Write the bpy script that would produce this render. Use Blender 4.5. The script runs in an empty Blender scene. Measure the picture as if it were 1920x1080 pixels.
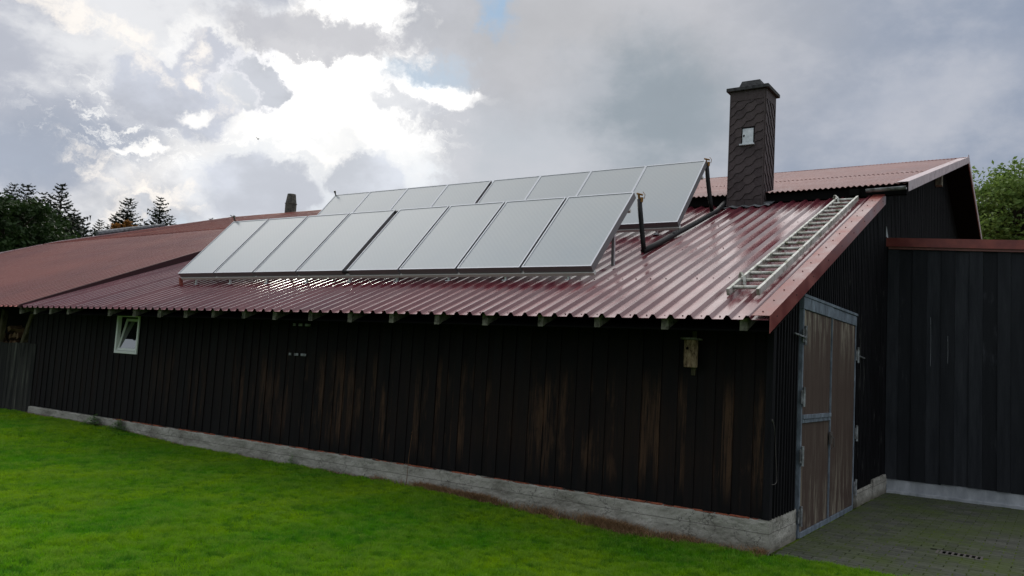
import bpy, math, random
import numpy as np
from mathutils import Vector, Matrix, noise
rnd = random.Random(7)
S = bpy.context.scene
COL = S.collection

# ------------------------------------------------------------------ camera
CAM = Vector((2.26692, -7.71668, 1.6)); FPX = 1533.62
_y, _p, _r = 0.597289, 0.0904973, 0.0578016
_f = Vector((-math.sin(_y)*math.cos(_p), math.cos(_y)*math.cos(_p), math.sin(_p)))
_r0 = _f.cross(Vector((0, 0, 1))).normalized(); _u0 = _r0.cross(_f)
RT = _r0*math.cos(_r)+_u0*math.sin(_r); UP = -_r0*math.sin(_r)+_u0*math.cos(_r); FW = _f
cd = bpy.data.cameras.new('camera'); cam = bpy.data.objects.new('camera', cd); COL.objects.link(cam)
M3 = Matrix((RT, UP, -FW)).transposed()
cam.matrix_world = Matrix.Translation(CAM) @ M3.to_4x4()
cd.sensor_width = 36; cd.lens = FPX/1920*36; cd.clip_start = 0.1; cd.clip_end = 2000
S.camera = cam

def ray(px, py):
    return (FW + RT*((px-960)/FPX) - UP*((py-540)/FPX))
def at(px, py, dist):
    d = ray(px, py).normalized(); return CAM + d*dist
def srgb(r, g, b):
    return tuple(((c/255)/12.92 if c/255 <= .04045 else ((c/255+.055)/1.055)**2.4) for c in (r, g, b))+(1,)

# ------------------------------------------------------------------ world
SUN_D = ray(610, 150).normalized()
SUN_EL = math.asin(SUN_D.z); SUN_AZ = math.atan2(SUN_D.x, SUN_D.y)
W = bpy.data.worlds.new('World'); S.world = W; W.use_nodes = True
nt = W.node_tree; nt.nodes.clear(); N = nt.nodes; LK = nt.links
def nd(t, **k):
    n = N.new(t)
    for a, b in k.items(): setattr(n, a, b)
    return n
tc = nd('ShaderNodeTexCoord')
DIRO = tc.outputs['Generated']
def mth(op, a, b=None, c=None, clamp=False):
    n = nd('ShaderNodeMath', operation=op); n.use_clamp = clamp
    for i, v in enumerate((a, b, c)):
        if v is None: continue
        if isinstance(v, (int, float)): n.inputs[i].default_value = v
        else: LK.new(v, n.inputs[i])
    return n.outputs[0]
def nz(vec, scale, detail=5, rough=.55, stretch=(1, 1, 1), off=(0, 0, 0), color=False):
    mp = nd('ShaderNodeMapping'); mp.inputs['Scale'].default_value = stretch; mp.inputs['Location'].default_value = off
    LK.new(vec, mp.inputs['Vector'])
    n = nd('ShaderNodeTexNoise'); n.inputs['Scale'].default_value = scale; n.inputs['Detail'].default_value = detail
    n.inputs['Roughness'].default_value = rough; LK.new(mp.outputs[0], n.inputs['Vector'])
    return n.outputs['Color'] if color else n.outputs[0]
def vm(op, a, b):
    n = nd('ShaderNodeVectorMath', operation=op)
    for i, v in enumerate((a, b)):
        if isinstance(v, (tuple, list, Vector)): n.inputs[i].default_value = v
        elif isinstance(v, (int, float)): n.inputs['Scale'].default_value = v
        else: LK.new(v, n.inputs[i])
    return n.outputs[0]
w1 = vm('SUBTRACT', nz(DIRO, 6, 3, .5, color=True), (.5, .5, .5))
w2 = vm('SUBTRACT', nz(DIRO, 22, 6, .62, color=True, off=(3, 1, 2)), (.5, .5, .5))
w3 = vm('SUBTRACT', nz(DIRO, 70, 4, .65, color=True, off=(8, 1, 5)), (.5, .5, .5))
P = vm('ADD', vm('ADD', vm('ADD', DIRO, vm('SCALE', w1, .035)), vm('SCALE', w2, .055)), vm('SCALE', w3, .014))
FBM = nz(DIRO, 7, 8, .58, (1, 1, 1.7), (5, 2, 1))
FB2 = nz(P, 24, 6, .6, (1, 1, 1.6), (1, 7, 3))
BIG = nz(DIRO, 2.6, 3, .5, (1, 1, 1.9), (9, 4, 2))
HOR = FW.cross(Vector((0, 0, 1))).normalized()
def blob(px, py, rx, ry, rot=0, lo=.25, hi=.5, k=.35, src=None, nzs=None):
    C = ray(px, py).normalized()
    a = RT*math.cos(rot)-UP*math.sin(rot); a = (a-C*a.dot(C)).normalized(); b = C.cross(a)
    m = Matrix((a, C, b)).transposed()
    mp = nd('ShaderNodeMapping', vector_type='TEXTURE')
    mp.inputs['Location'].default_value = C; mp.inputs['Rotation'].default_value = m.to_euler('XYZ')
    mp.inputs['Scale'].default_value = (rx/FPX, 1, ry/FPX)
    LK.new(src or P, mp.inputs['Vector'])
    g = nd('ShaderNodeTexGradient', gradient_type='SPHERICAL'); LK.new(mp.outputs[0], g.inputs[0])
    v = g0 = g.outputs['Fac']
    if k: v = mth('ADD', v, mth('MULTIPLY', mth('SUBTRACT', nzs or FB2, .5), k))
    r = nd('ShaderNodeMapRange', interpolation_type='SMOOTHSTEP')
    r.inputs['From Min'].default_value = lo; r.inputs['From Max'].default_value = hi
    LK.new(v, r.inputs['Value']); return mth('MULTIPLY', r.outputs[0], mth('MULTIPLY', g0, 12, clamp=True)) if k else r.outputs[0]
def mix(f, a, b):
    n = nd('ShaderNodeMix', data_type='RGBA')
    for s, v in ((n.inputs['Factor'], f), (n.inputs['A'], a), (n.inputs['B'], b)):
        if isinstance(v, (tuple, float, int)): s.default_value = v
        else: LK.new(v, s)
    return n.outputs['Result']
def mul(c, f):
    return vm('SCALE', c, f) if isinstance(f, (int, float)) else vms(c, f)
def vms(c, f):
    n = nd('ShaderNodeVectorMath', operation='SCALE'); LK.new(c, n.inputs[0]); LK.new(f, n.inputs['Scale']); return n.outputs[0]
sky = nd('ShaderNodeTexSky', sky_type='NISHITA'); sky.sun_disc = False
sky.sun_elevation = SUN_EL; sky.sun_rotation = SUN_AZ; sky.air_density = 1.0; sky.dust_density = 1.2
BLUE = vm('MINIMUM', vm('SCALE', sky.outputs[0], .07), (.62, .68, .76))
sep = nd('ShaderNodeSeparateXYZ'); LK.new(DIRO, sep.inputs[0]); Zc = sep.outputs['Z']
def sm(v, a, b):
    r = nd('ShaderNodeMapRange', interpolation_type='SMOOTHSTEP'); r.inputs['From Min'].default_value = a; r.inputs['From Max'].default_value = b
    LK.new(v, r.inputs['Value']); return r.outputs[0]
# thin veil over the clear sky
c = mix(.80, BLUE, srgb(200, 211, 223))
c = mix(blob(420, 300, 700, 200, 0, .1, .9, .2, nzs=FBM), c, srgb(214, 221, 230))
# bright overcast towards the zenith, a greyer one behind the viewer
dotf = nd('ShaderNodeVectorMath', operation='DOT_PRODUCT'); LK.new(DIRO, dotf.inputs[0]); dotf.inputs[1].default_value = (FW.x, FW.y, 0)
back = nd('ShaderNodeMapRange', interpolation_type='SMOOTHSTEP'); LK.new(dotf.outputs['Value'], back.inputs['Value'])
back.inputs['From Min'].default_value = .45; back.inputs['From Max'].default_value = -.1
c = mix(mth('MULTIPLY', back.outputs[0], .9), c, (.52, .56, .62, 1))
dots = nd('ShaderNodeVectorMath', operation='DOT_PRODUCT'); LK.new(DIRO, dots.inputs[0]); dots.inputs[1].default_value = ray(760, -60).normalized()
zen = mix(sm(dots.outputs['Value'], .25, .93), (.80, .84, .92, 1), (2.1, 2.06, 2.02, 1))
zen = vms(zen, mth('ADD', mth('MULTIPLY', sm(BIG, .38, .62), .4), .75))
# grey sheet over the left and the top of the view
topc = mix(sm(FBM, .38, .62), srgb(190, 193, 200), srgb(230, 230, 232))
c = mix(blob(250, -150, 1250, 560, .02, .26, .40, .22, nzs=FB2), c, topc)
lc = mix(sm(FBM, .40, .60), srgb(184, 188, 199), srgb(224, 225, 228))
lc = mix(blob(40, 290, 330, 120, 0, .1, .8, .3, nzs=FBM), lc, srgb(164, 172, 187))
# large right-hand bank
g1 = blob(1080, 60, 700, 420, 0, .0, .9, 0)
rb = mix(g1, srgb(145, 156, 175), srgb(186, 187, 191))
rb = mix(blob(1210, 215, 260, 170, .1, .1, .7, .25, nzs=FBM), rb, srgb(150, 160, 169))
rb = mix(blob(1730, 190, 250, 110, -.4, .1, .8, .3, nzs=FBM), rb, srgb(172, 178, 191))
rb = mix(blob(940, 300, 330, 140, 0, .1, .8, .3, nzs=FBM), rb, srgb(190, 195, 202))
rb = mix(mth('MULTIPLY', sm(FBM, .40, .66), .45), rb, srgb(192, 193, 199))
rb = mix(mth('MULTIPLY', blob(800, 300, 150, 330, .1, .1, .7, .4), .6), rb, srgb(206, 207, 212))
RM = blob(1640, 170, 1250, 900, 0, .31, .40, .18)
# glow where the sun stands behind thin cloud
WH = (1.7, 1.66, 1.58, 1)
c = mix(blob(590, 165, 620, 260, .16, .12, .62, .30), c, (.86, .87, .88, 1))
c = mix(blob(600, 150, 450, 170, .16, .22, .64, .42), c, (.97, .965, .955, 1))
c = mix(blob(610, 150, 340, 110, .16, .25, .70, .35), c, WH)
c = mix(blob(725, 212, 220, 70, .28, .18, .6, .4), c, (1.08, 1.07, 1.05, 1))
c = mix(blob(560, 20, 130, 60, .5, .30, .55, .35), c, (1.1, 1.08, 1.05, 1))
c = mix(blob(725, 50, 170, 80, 1.0, .30, .55, .35), c, (1.2, 1.18, 1.15, 1))
c = mix(blob(780, 92, 150, 50, .3, .25, .55, .35), c, (1.2, 1.18, 1.15, 1))
c = mix(blob(452, 25, 56, 34, .9, .3, .55, .4), c, (1.2, 1.16, 1.12, 1))
c = mix(mth('MULTIPLY', blob(120, 120, 490, 235, .05, .20, .34, .34), .3), c, srgb(240, 236, 232))
c = mix(blob(110, 120, 450, 215, .05, .22, .46, .38), c, lc)
c = mix(blob(40, 290, 220, 100, .0, .2, .5, .3), c, lc)
c = mix(blob(250, 10, 420, 120, .0, .25, .45, .4), c, lc)
c = mix(RM, c, rb)
c = mix(blob(825, 178, 130, 30, .15, .15, .6, .5), c, (1.2, 1.18, 1.15, 1))
# clear streaks
BL = mix(.85, BLUE, srgb(176, 198, 218))
c = mix(mth('MULTIPLY', blob(800, 136, 130, 34, .12, .1, 1.0, .9), .7), c, BL)
c = mix(mth('MULTIPLY', blob(930, 30, 52, 46, 0, .15, .9, .8), .85), c, srgb(158, 186, 214))
# torn cirrus below the glow
STK = nz(P, 30, 7, .68, (1, 1, 3.6), (4, 4, 4))
c = mix(mth('MULTIPLY', mth('MULTIPLY', blob(480, 250, 470, 110, .05, .05, .6, .2), sm(STK, .50, .64)), .85), c, (1.0, .99, .97, 1))
# grey streak clouds in the glow
c = mix(mth('MULTIPLY', blob(590, 72, 240, 46, .10, .2, .5, .5), .9), c, srgb(192, 193, 199))
c = mix(mth('MULTIPLY', blob(750, 190, 120, 26, .3, .2, .6, .6), .7), c, srgb(200, 203, 210))
def puff(px, py, rx, ry, rot, col, rim, k=.4, ra=.7):
    global c
    cc = mix(sm(FBM, .38, .62), col, tuple(min(1, x*1.22) for x in col[:3])+(1,))
    c = mix(mth('MULTIPLY', blob(px, py, rx*1.12, ry*1.12, rot, .16, .34, k), ra), c, rim)
    c = mix(blob(px, py, rx, ry, rot, .22, .42, k), c, cc)
puff(395, 150, 110, 75, .9, srgb(178, 181, 190), srgb(255, 253, 250), .5, .5)
puff(496, 160, 70, 52, .2, srgb(182, 185, 192), srgb(236, 236, 240), .9, .7)
puff(455, 178, 50, 40, .2, srgb(190, 193, 199), srgb(236, 236, 240), .9, .6)
puff(320, 195, 150, 76, .35, srgb(182, 186, 196), srgb(225, 226, 230), .45, .3)
puff(490, 358, 150, 80, .1, srgb(196, 200, 209), srgb(228, 231, 236), .35, .5)
puff(680, 344, 105, 66, .1, srgb(198, 202, 210), srgb(226, 229, 234), .35, .4)
# warm lit tufts and cirrus low on the left
for a in ((200, 325, 140, 34, .45), (255, 385, 100, 34, -.35), (345, 365, 110, 34, .1), (225, 88, 44, 34, -1.0), (375, 135, 34, 80, .1), (410, 180, 60, 40, .9)):
    c = mix(mth('MULTIPLY', mth('MULTIPLY', blob(*a, .15, .75, .9), sm(FB2, .40, .66)), .75), c, (1.0, .94, .87, 1))
for a in ((545, 270, 130, 22, .28), (620, 240, 150, 26, .1), (700, 272, 60, 12, .1), (260, 287, 60, 14, .1), (365, 228, 50, 26, 0), (560, 232, 80, 18, .1)):
    c = mix(mth('MULTIPLY', blob(*a, .2, .6, .7), .8), c, (1.05, 1.03, 1.0, 1))
c = vms(c, mth('ADD', mth('MULTIPLY', FBM, .24), .80))
c = mix(sm(Zc, .43, .62), c, zen)
# keep what lies below the horizon a plain dim tone
c = mix(sm(Zc, -.02, -.10), c, (.16, .18, .13, 1))
bg = nd('ShaderNodeBackground'); LK.new(c, bg.inputs[0]); bg.inputs[1].default_value = 1.0
wo = nd('ShaderNodeOutputWorld'); LK.new(bg.outputs[0], wo.inputs[0])
W.cycles.sampling_method = 'MANUAL'; W.cycles.sample_map_resolution = 1024

# ------------------------------------------------------------------ sun, exposure
sl = bpy.data.lights.new('sun', 'SUN'); sl.energy = 2.0; sl.angle = math.radians(14); sl.color = (1, .95, .86)
so = bpy.data.objects.new('sun', sl); COL.objects.link(so); so.rotation_euler = SUN_D.to_track_quat('Z', 'Y').to_euler()
S.view_settings.view_transform = 'Standard'; S.view_settings.look = 'None'
S.view_settings.exposure = 0.22; S.view_settings.gamma = 1

# ------------------------------------------------------------------ materials
MATS = {}
class Mat:
    """small node helper: m.n(type), m.link"""
    def __init__(s, name, col=(.5, .5, .5), rough=.6, metal=0, spec=.5, coat=0):
        s.m = bpy.data.materials.new(name); s.m.use_nodes = True; s.t = s.m.node_tree; s.b = s.t.nodes['Principled BSDF']
        s.b.inputs['Base Color'].default_value = tuple(col)+(1,); s.b.inputs['Roughness'].default_value = rough
        s.b.inputs['Metallic'].default_value = metal; s.b.inputs['Specular IOR Level'].default_value = spec
        s.b.inputs['Coat Weight'].default_value = coat
        s.tc = s.t.nodes.new('ShaderNodeTexCoord').outputs['Object']; MATS[name] = s.m
    def noise(s, scale, stretch=(1, 1, 1), detail=5, rough=.55, off=(0, 0, 0), vec=None, out=0):
        mp = s.t.nodes.new('ShaderNodeMapping'); mp.inputs['Scale'].default_value = stretch; mp.inputs['Location'].default_value = off
        s.t.links.new(vec or s.tc, mp.inputs['Vector'])
        n = s.t.nodes.new('ShaderNodeTexNoise'); n.inputs['Scale'].default_value = scale; n.inputs['Detail'].default_value = detail; n.inputs['Roughness'].default_value = rough
        s.t.links.new(mp.outputs[0], n.inputs['Vector']); return n.outputs[out]
    def ramp(s, v, *stops, interp='LINEAR'):
        n = s.t.nodes.new('ShaderNodeValToRGB'); e = n.color_ramp.elements; n.color_ramp.interpolation = interp
        while len(e) < len(stops): e.new(.5)
        for i, (p, c_) in enumerate(stops):
            e[i].position = p; c_ = (c_,)*3 if isinstance(c_, (int, float)) else c_; e[i].color = tuple(c_[:3])+(1,)
        s.t.links.new(v, n.inputs[0]); return n.outputs[0]
    def mix(s, f, a, b, mode='MIX'):
        n = s.t.nodes.new('ShaderNodeMix'); n.data_type = 'RGBA'; n.blend_type = mode
        for k, v in (('Factor', f), ('A', a), ('B', b)):
            i = n.inputs[k]
            if k != 'Factor': i = [x for x in n.inputs if x.name == k and x.type == 'RGBA'][0]
            else: i = n.inputs[0]
            if isinstance(v, (int, float)): i.default_value = v
            elif isinstance(v, tuple): i.default_value = v[:3]+(1,)
            else: s.t.links.new(v, i)
        return [o for o in n.outputs if o.type == 'RGBA'][0]
    def math(s, op, a, b=0.0, clamp=False):
        n = s.t.nodes.new('ShaderNodeMath'); n.operation = op; n.use_clamp = clamp
        for i, v in enumerate((a, b)):
            if isinstance(v, (int, float)): n.inputs[i].default_value = v
            else: s.t.links.new(v, n.inputs[i])
        return n.outputs[0]
    def attr(s, name='rnd'):
        n = s.t.nodes.new('ShaderNodeAttribute'); n.attribute_name = name; return n.outputs['Fac']
    def xyz(s, i):
        n = s.t.nodes.new('ShaderNodeSeparateXYZ'); s.t.links.new(s.tc, n.inputs[0]); return n.outputs[i]
    def color(s, v): s.t.links.new(v, s.b.inputs['Base Color']); return s
    def rough(s, v): s.t.links.new(v, s.b.inputs['Roughness']); return s
    def bump(s, v, dist=.01, strength=1.0):
        n = s.t.nodes.new('ShaderNodeBump'); n.inputs['Distance'].default_value = dist; n.inputs['Strength'].default_value = strength
        s.t.links.new(v, n.inputs['Height']); s.t.links.new(n.outputs[0], s.b.inputs['Normal']); return s

# red coated sheet, lower roof: glossy, a little dirty, pans painted paler for reflected sky
m = Mat('red_sheet', (.13, .022, .025), .3, 0, .5); m.b.inputs['IOR'].default_value = 1.50
d = m.noise(.9, (1, .5, 1), 6, .6); d2 = m.noise(9, (1, .25, 1), 6, .65)
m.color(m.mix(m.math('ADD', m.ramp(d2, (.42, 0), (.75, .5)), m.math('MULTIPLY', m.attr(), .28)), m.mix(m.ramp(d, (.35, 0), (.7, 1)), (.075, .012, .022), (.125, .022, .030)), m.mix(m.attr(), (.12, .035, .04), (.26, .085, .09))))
m.rough(m.ramp(m.noise(2.2, (1, .35, 1), 6, .65, (4, 4, 4)), (.3, .14), (.7, .34)))
m.bump(m.noise(3.5, (1, .4, 1), 3, .5), .006, .5)
# aged corrugated sheet, main roof: matt, faded
m = Mat('faded_red_sheet', (.22, .07, .06), .5, 0, .45)
d = m.noise(.5, (1, .6, 1), 7, .62); d2 = m.noise(6, (1, .3, 1), 6, .65, (2, 3, 3))
m.color(m.mix(m.ramp(d2, (.4, 0), (.72, .8)), m.mix(m.ramp(d, (.35, 0), (.68, 1)), (.15, .042, .036), (.24, .085, .066)), (.27, .13, .105)))
m.rough(m.ramp(d2, (.3, .42), (.7, .6)))
m = Mat('burgundy_sheet', (.10, .028, .028), .34, 0, .5)
d = m.noise(.45, (1, .6, 1), 7, .62); d2 = m.noise(5, (1, .25, 1), 6, .65, (2, 3, 3))
g = m.mix(m.ramp(d2, (.42, 0), (.75, .6)), m.mix(m.ramp(d, (.38, 0), (.64, 1)), (.105, .018, .020), (.20, .048, .034)), (.20, .10, .08))
m.color(m.mix(m.math('MULTIPLY', m.attr(), .8), m.mix(.35, g, (.035, .006, .008)), (.46, .115, .085)))  # reflection contrast painted in: pale pans, dark rib sides
m.rough(m.ramp(d2, (.3, .34), (.7, .55))); m.b.inputs['Specular IOR Level'].default_value = .32
m = Mat('matt_burgundy', (.10, .028, .028), .75, 0, .12)
d = m.noise(.45, (1, .6, 1), 7, .62)
m.color(m.mix(m.math('MULTIPLY', m.attr(), .5), m.ramp(d, (.38, (.085, .018, .018)), (.64, (.16, .045, .034))), (.27, .12, .10)))  # pans painted paler than ribs, same painted reflection contrast
m = Mat('red_trim', (.20, .035, .028), .42, 0, .5)
d = m.noise(4, (1, .5, 1), 6, .6)
m.color(m.mix(m.ramp(d, (.42, 0), (.68, 1)), (.15, .026, .022), (.26, .062, .045)))
m.rough(m.ramp(d, (.3, .3), (.7, .55)))
m = Mat('pale_trim', (.42, .34, .35), .5, 0, .5)
d = m.noise(7, (1, 3, 1), 6, .7)
m.color(m.ramp(d, (.34, (.10, .055, .055)), (.46, (.36, .27, .28)), (.7, (.48, .40, .41))))
m = Mat('maroon_trim', (.035, .010, .013), .6, 0, .3)
m = Mat('screw', (.035, .012, .012), .5, .2)
# tarred boards
def board_mat(name, dark, mid, worn, wornlo, wornhi, scale=1.0, amount=.62, brown=False, rv=.55):
    m = Mat(name, dark, .75, 0, .12)
    r = m.attr(); z = m.xyz(2)
    gr = m.noise(14, (1, 1, .10), 7, .68)            # streaky grain
    grf = m.noise(60, (1, 1, .04), 4, .65, (3, 1, 2))
    base = m.mix(m.ramp(gr, (.38, 0), (.74, 1)), dark, mid)
    base = m.mix(m.math('MULTIPLY', r, rv), base, tuple(x*.45 for x in dark))
    if brown:
        bz = m.ramp(m.math('DIVIDE', z, 3.0), (.14, 0), (.26, 1), (.46, .7), (.56, 0))
        bn = m.noise(1.1, (1, 1, .6), 4, .6, (2, 8, 1)); bx_ = m.ramp(m.math('DIVIDE', m.xyz(0), -14.0), (.42, 1), (.75, .15))
        base = m.mix(m.math('MULTIPLY', m.math('MULTIPLY', bz, m.ramp(bn, (.36, 0), (.62, 1))), m.math('MULTIPLY', bx_, m.ramp(grf, (.35, .2), (.65, 1)))), base, (.018, .0105, .0075))
        wornx = bx_
    else: wornx = 1.0
    # abraded areas with their own shape, low on the wall
    pat = m.noise(2.6, (1.9, 1.9, .55), 6, .68, (7.3, 2, 1))
    wr = m.math('ADD', pat, m.math('MULTIPLY', m.math('SUBTRACT', gr, .5), .42))
    wr = m.math('ADD', wr, m.math('MULTIPLY', m.math('SUBTRACT', r, .5), .42))
    band = m.ramp(m.math('DIVIDE', z, 3.0), (wornlo/3, 0), (wornlo/3+.1, 1), (wornhi/3-.12, 1), (wornhi/3, 0))
    wm = m.math('MULTIPLY', m.ramp(wr, (amount-.08, 0), (amount+.12, 1)), band)
    wm = m.math('MULTIPLY', m.math('MULTIPLY', wm, wornx), m.ramp(m.math('ADD', m.math('MULTIPLY', grf, .6), m.math('MULTIPLY', gr, .4)), (.42, .0), (.56, 1)))
    c_ = m.mix(wm, base, worn)
    knots = m.ramp(m.noise(9, (1, 1, .8), 4, .6, (1, 9, 4)), (.62, 0), (.70, 1))
    c_ = m.mix(m.math('MULTIPLY', knots, wm), c_, (.012, .007, .005))
    m.color(c_); m.bump(m.math('ADD', m.math('MULTIPLY', gr, .6), m.math('MULTIPLY', grf, .4)), .004, .8)
    m.rough(m.ramp(gr, (.3, .62), (.7, .85)))
    return m
board_mat('tarred_boards', (.0055, .0050, .0058), (.015, .0108, .0100), (.058, .032, .019), .35, 1.65, amount=.64, brown=True)
board_mat('gable_boards', (.0055, .0055, .0068), (.019, .018, .021), (.10, .10, .095), .2, 5.9, amount=.80)
board_mat('annex_boards', (.019, .021, .025), (.043, .046, .052), (.06, .063, .072), .4, 5.9, amount=.78, rv=.85)
m = Mat('weathered_boards', (.05, .05, .045), .9, 0, .15)
gr = m.noise(9, (1, 1, .10), 6, .65); r = m.attr()
m.color(m.mix(m.math('MULTIPLY', r, .8), m.ramp(gr, (.38, (.012, .012, .012)), (.58, (.045, .045, .038)), (.75, (.15, .15, .125))), (.012, .012, .012)))
m.bump(gr, .004, .8)
m = Mat('dark_inside', (.006, .006, .006), .95, 0, .05)
m = Mat('old_timber', (.16, .15, .12), .9, 0, .1)
gr = m.noise(16, (1, 1, 1), 6, .7)
m.color(m.ramp(gr, (.35, (.05, .047, .038)), (.5, (.17, .16, .13)), (.7, (.30, .285, .235)))); m.bump(gr, .004)
m = Mat('post_wood', (.09, .075, .045), .9, 0, .1)
gr = m.noise(9, (1, 1, .2), 6, .7)
m.color(m.ramp(gr, (.35, (.03, .027, .018)), (.55, (.10, .085, .05)), (.75, (.17, .15, .09)))); m.bump(gr, .006)
m = Mat('split_wood', (.2, .13, .07), .9, 0, .1)
gr = m.noise(12, (1, 1, 1), 6, .7); r = m.attr()
m.color(m.mix(r, m.ramp(gr, (.35, (.10, .06, .03)), (.7, (.28, .19, .11))), (.07, .038, .02)))
# concrete
m = Mat('concrete', (.25, .25, .23), .9, 0, .2)
a = m.noise(2.2, (1, 1, 2), 7, .6); b_ = m.noise(26, (1, 1, 1), 6, .7); cc = m.noise(7, (.6, 1, 3), 6, .7, (3, 3, 1))
col = m.ramp(a, (.34, (.17, .16, .135)), (.5, (.285, .275, .24)), (.68, (.38, .365, .325)))
col = m.mix(m.ramp(cc, (.52, 0), (.68, .65)), col, (.40, .38, .34))
col = m.mix(m.ramp(b_, (.30, .85), (.42, 0)), col, (.055, .05, .045))
zl = m.xyz(2)
ln = m.math('ABSOLUTE', m.math('SUBTRACT', m.math('ADD', zl, m.math('MULTIPLY', a, .02)), .175))
col = m.mix(m.ramp(m.math('MULTIPLY', ln, 20), (.03, .75), (.09, 0)), col, (.07, .06, .055))
vor = m.t.nodes.new('ShaderNodeTexVoronoi'); vor.feature = 'DISTANCE_TO_EDGE'; vor.inputs['Scale'].default_value = .9
mp = m.t.nodes.new('ShaderNodeMapping'); mp.inputs['Scale'].default_value = (1, 1, 2.0); m.t.links.new(m.noise(3, out=1), mp.inputs['Vector'])
ad = m.t.nodes.new('ShaderNodeVectorMath'); ad.operation = 'ADD'; m.t.links.new(m.tc, ad.inputs[0]); m.t.links.new(mp.outputs[0], ad.inputs[1]); m.t.links.new(ad.outputs[0], vor.inputs['Vector'])
col = m.mix(m.ramp(vor.outputs['Distance'], (.002, .75), (.008, 0)), col, (.06, .055, .05))
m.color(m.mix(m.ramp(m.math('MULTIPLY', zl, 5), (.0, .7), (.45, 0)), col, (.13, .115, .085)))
m.bump(m.math('ADD', b_, m.math('MULTIPLY', a, 2.0)), .012, .9)
m = Mat('pale_render', (.38, .40, .42), .9, 0, .2)
a = m.noise(5, (1, 1, .4), 6, .6); m.color(m.ramp(a, (.35, (.24, .26, .275)), (.6, (.38, .40, .42)), (.75, (.48, .50, .52)))); m.bump(a, .006)
m = Mat('brick_edge', (.30, .11, .06), .9, 0, .1)
a = m.noise(8, (1, 1, 1), 6, .7); m.color(m.ramp(a, (.38, (.05, .035, .03)), (.5, (.24, .07, .04)), (.66, (.36, .12, .07)))); m.bump(a, .006)
# ground, grass, paving
m = Mat('turf', (.03, .06, .01), .95, 0, .1)
a = m.noise(6, detail=7, rough=.7); m.color(m.ramp(a, (.35, (.022, .055, .005)), (.6, (.05, .12, .009)), (.8, (.09, .12, .02))))
m.bump(a, .03)
m = Mat('grass_blade', (.06, .14, .01), .55, 0, .25)
r = m.attr(); pt = m.noise(.45, (1.7, 1, 1), 4, .6, (2, 1, 0)); pt2 = m.noise(7, (1, 1, 1), 6, .75)
g = m.mix(m.ramp(pt, (.40, 0), (.62, 1)), (.10, .33, .004), (.29, .47, .004))
g = m.mix(m.ramp(pt2, (.46, 0), (.62, .75)), g, (.032, .165, .012))
g = m.mix(m.ramp(r, (.35, 0), (1, .8)), g, (.21, .37, .035))
m.color(g); m.b.inputs['Subsurface Weight'].default_value = 0
tr = m.t.nodes.new('ShaderNodeBsdfTranslucent'); m.t.links.new(g, tr.inputs[0])
mx = m.t.nodes.new('ShaderNodeMixShader'); mx.inputs[0].default_value = .5
m.t.links.new(m.b.outputs[0], mx.inputs[1]); m.t.links.new(tr.outputs[0], mx.inputs[2]); m.t.links.new(mx.outputs[0], m.t.nodes['Material Output'].inputs[0])
m = Mat('dry_grass', (.2, .12, .06), .9, 0, .1)
r = m.attr(); m.color(m.mix(r, (.12, .065, .032), (.38, .24, .13)))
m = Mat('weed_leaf', (.05, .13, .02), .6, 0, .3); r = m.attr(); m.color(m.mix(r, (.035, .12, .015), (.11, .25, .03)))
m = Mat('paver', (.10, .10, .08), .85, 0, .25)
r = m.attr(); a = m.noise(1.3, detail=6, rough=.65); b_ = m.noise(30, detail=5, rough=.7)
g = m.mix(r, (.046, .048, .042), (.10, .10, .086)); g = m.mix(m.ramp(b_, (.35, .6), (.55, 0)), g, (.03, .03, .026))
g = m.mix(m.ramp(a, (.40, .10), (.60, .85)), g, (.055, .076, .018)); m.color(g); m.bump(b_, .004)
m = Mat('moss_joint', (.04, .055, .012), .95, 0, .05)
a = m.noise(2, detail=6, rough=.7); m.color(m.ramp(a, (.40, (.014, .016, .010)), (.58, (.085, .125, .014))))
# metals, glass, etc.
m = Mat('aluminium', (.55, .56, .58), .38, .85)
a = m.noise(14, (1, 1, 1), 5, .7); m.rough(m.ramp(a, (.3, .3), (.7, .5)))
m = Mat('collector_frame', (.36, .38, .41), .42, .6)
m = Mat('collector_side', (.19, .185, .19), .5, .4)
m = Mat('pale_rail', (.60, .59, .56), .5, .2)
m = Mat('dull_aluminium', (.42, .42, .38), .5, .35)
a = m.noise(11, (1, 1, 1), 6, .75); m.color(m.ramp(a, (.36, (.12, .125, .07)), (.5, (.42, .42, .38)), (.7, (.62, .62, .58))))
m = Mat('collector_glass', (.34, .37, .39), .30, 0, .5)  # pale base colour carries the reflected overcast sky
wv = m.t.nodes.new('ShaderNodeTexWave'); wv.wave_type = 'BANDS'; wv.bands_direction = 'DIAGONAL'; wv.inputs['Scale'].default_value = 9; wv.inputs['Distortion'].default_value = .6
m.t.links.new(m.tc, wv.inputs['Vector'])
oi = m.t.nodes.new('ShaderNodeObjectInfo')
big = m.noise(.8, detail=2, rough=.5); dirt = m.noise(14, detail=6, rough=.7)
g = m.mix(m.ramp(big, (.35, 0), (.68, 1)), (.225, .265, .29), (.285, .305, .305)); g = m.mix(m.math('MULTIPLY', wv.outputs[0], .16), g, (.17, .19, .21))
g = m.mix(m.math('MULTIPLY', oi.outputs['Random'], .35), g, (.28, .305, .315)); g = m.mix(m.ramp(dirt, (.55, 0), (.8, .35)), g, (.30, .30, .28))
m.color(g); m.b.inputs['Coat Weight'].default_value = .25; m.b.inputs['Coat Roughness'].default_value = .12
m = Mat('insulation', (.012, .012, .013), .6, 0, .3)
a = m.noise(30); m.bump(a, .003)
m = Mat('brass', (.22, .11, .03), .45, .8)
m = Mat('slate', (.05, .042, .045), .7, 0, .25)
r = m.attr(); a = m.noise(22, detail=6, rough=.7)
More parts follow.
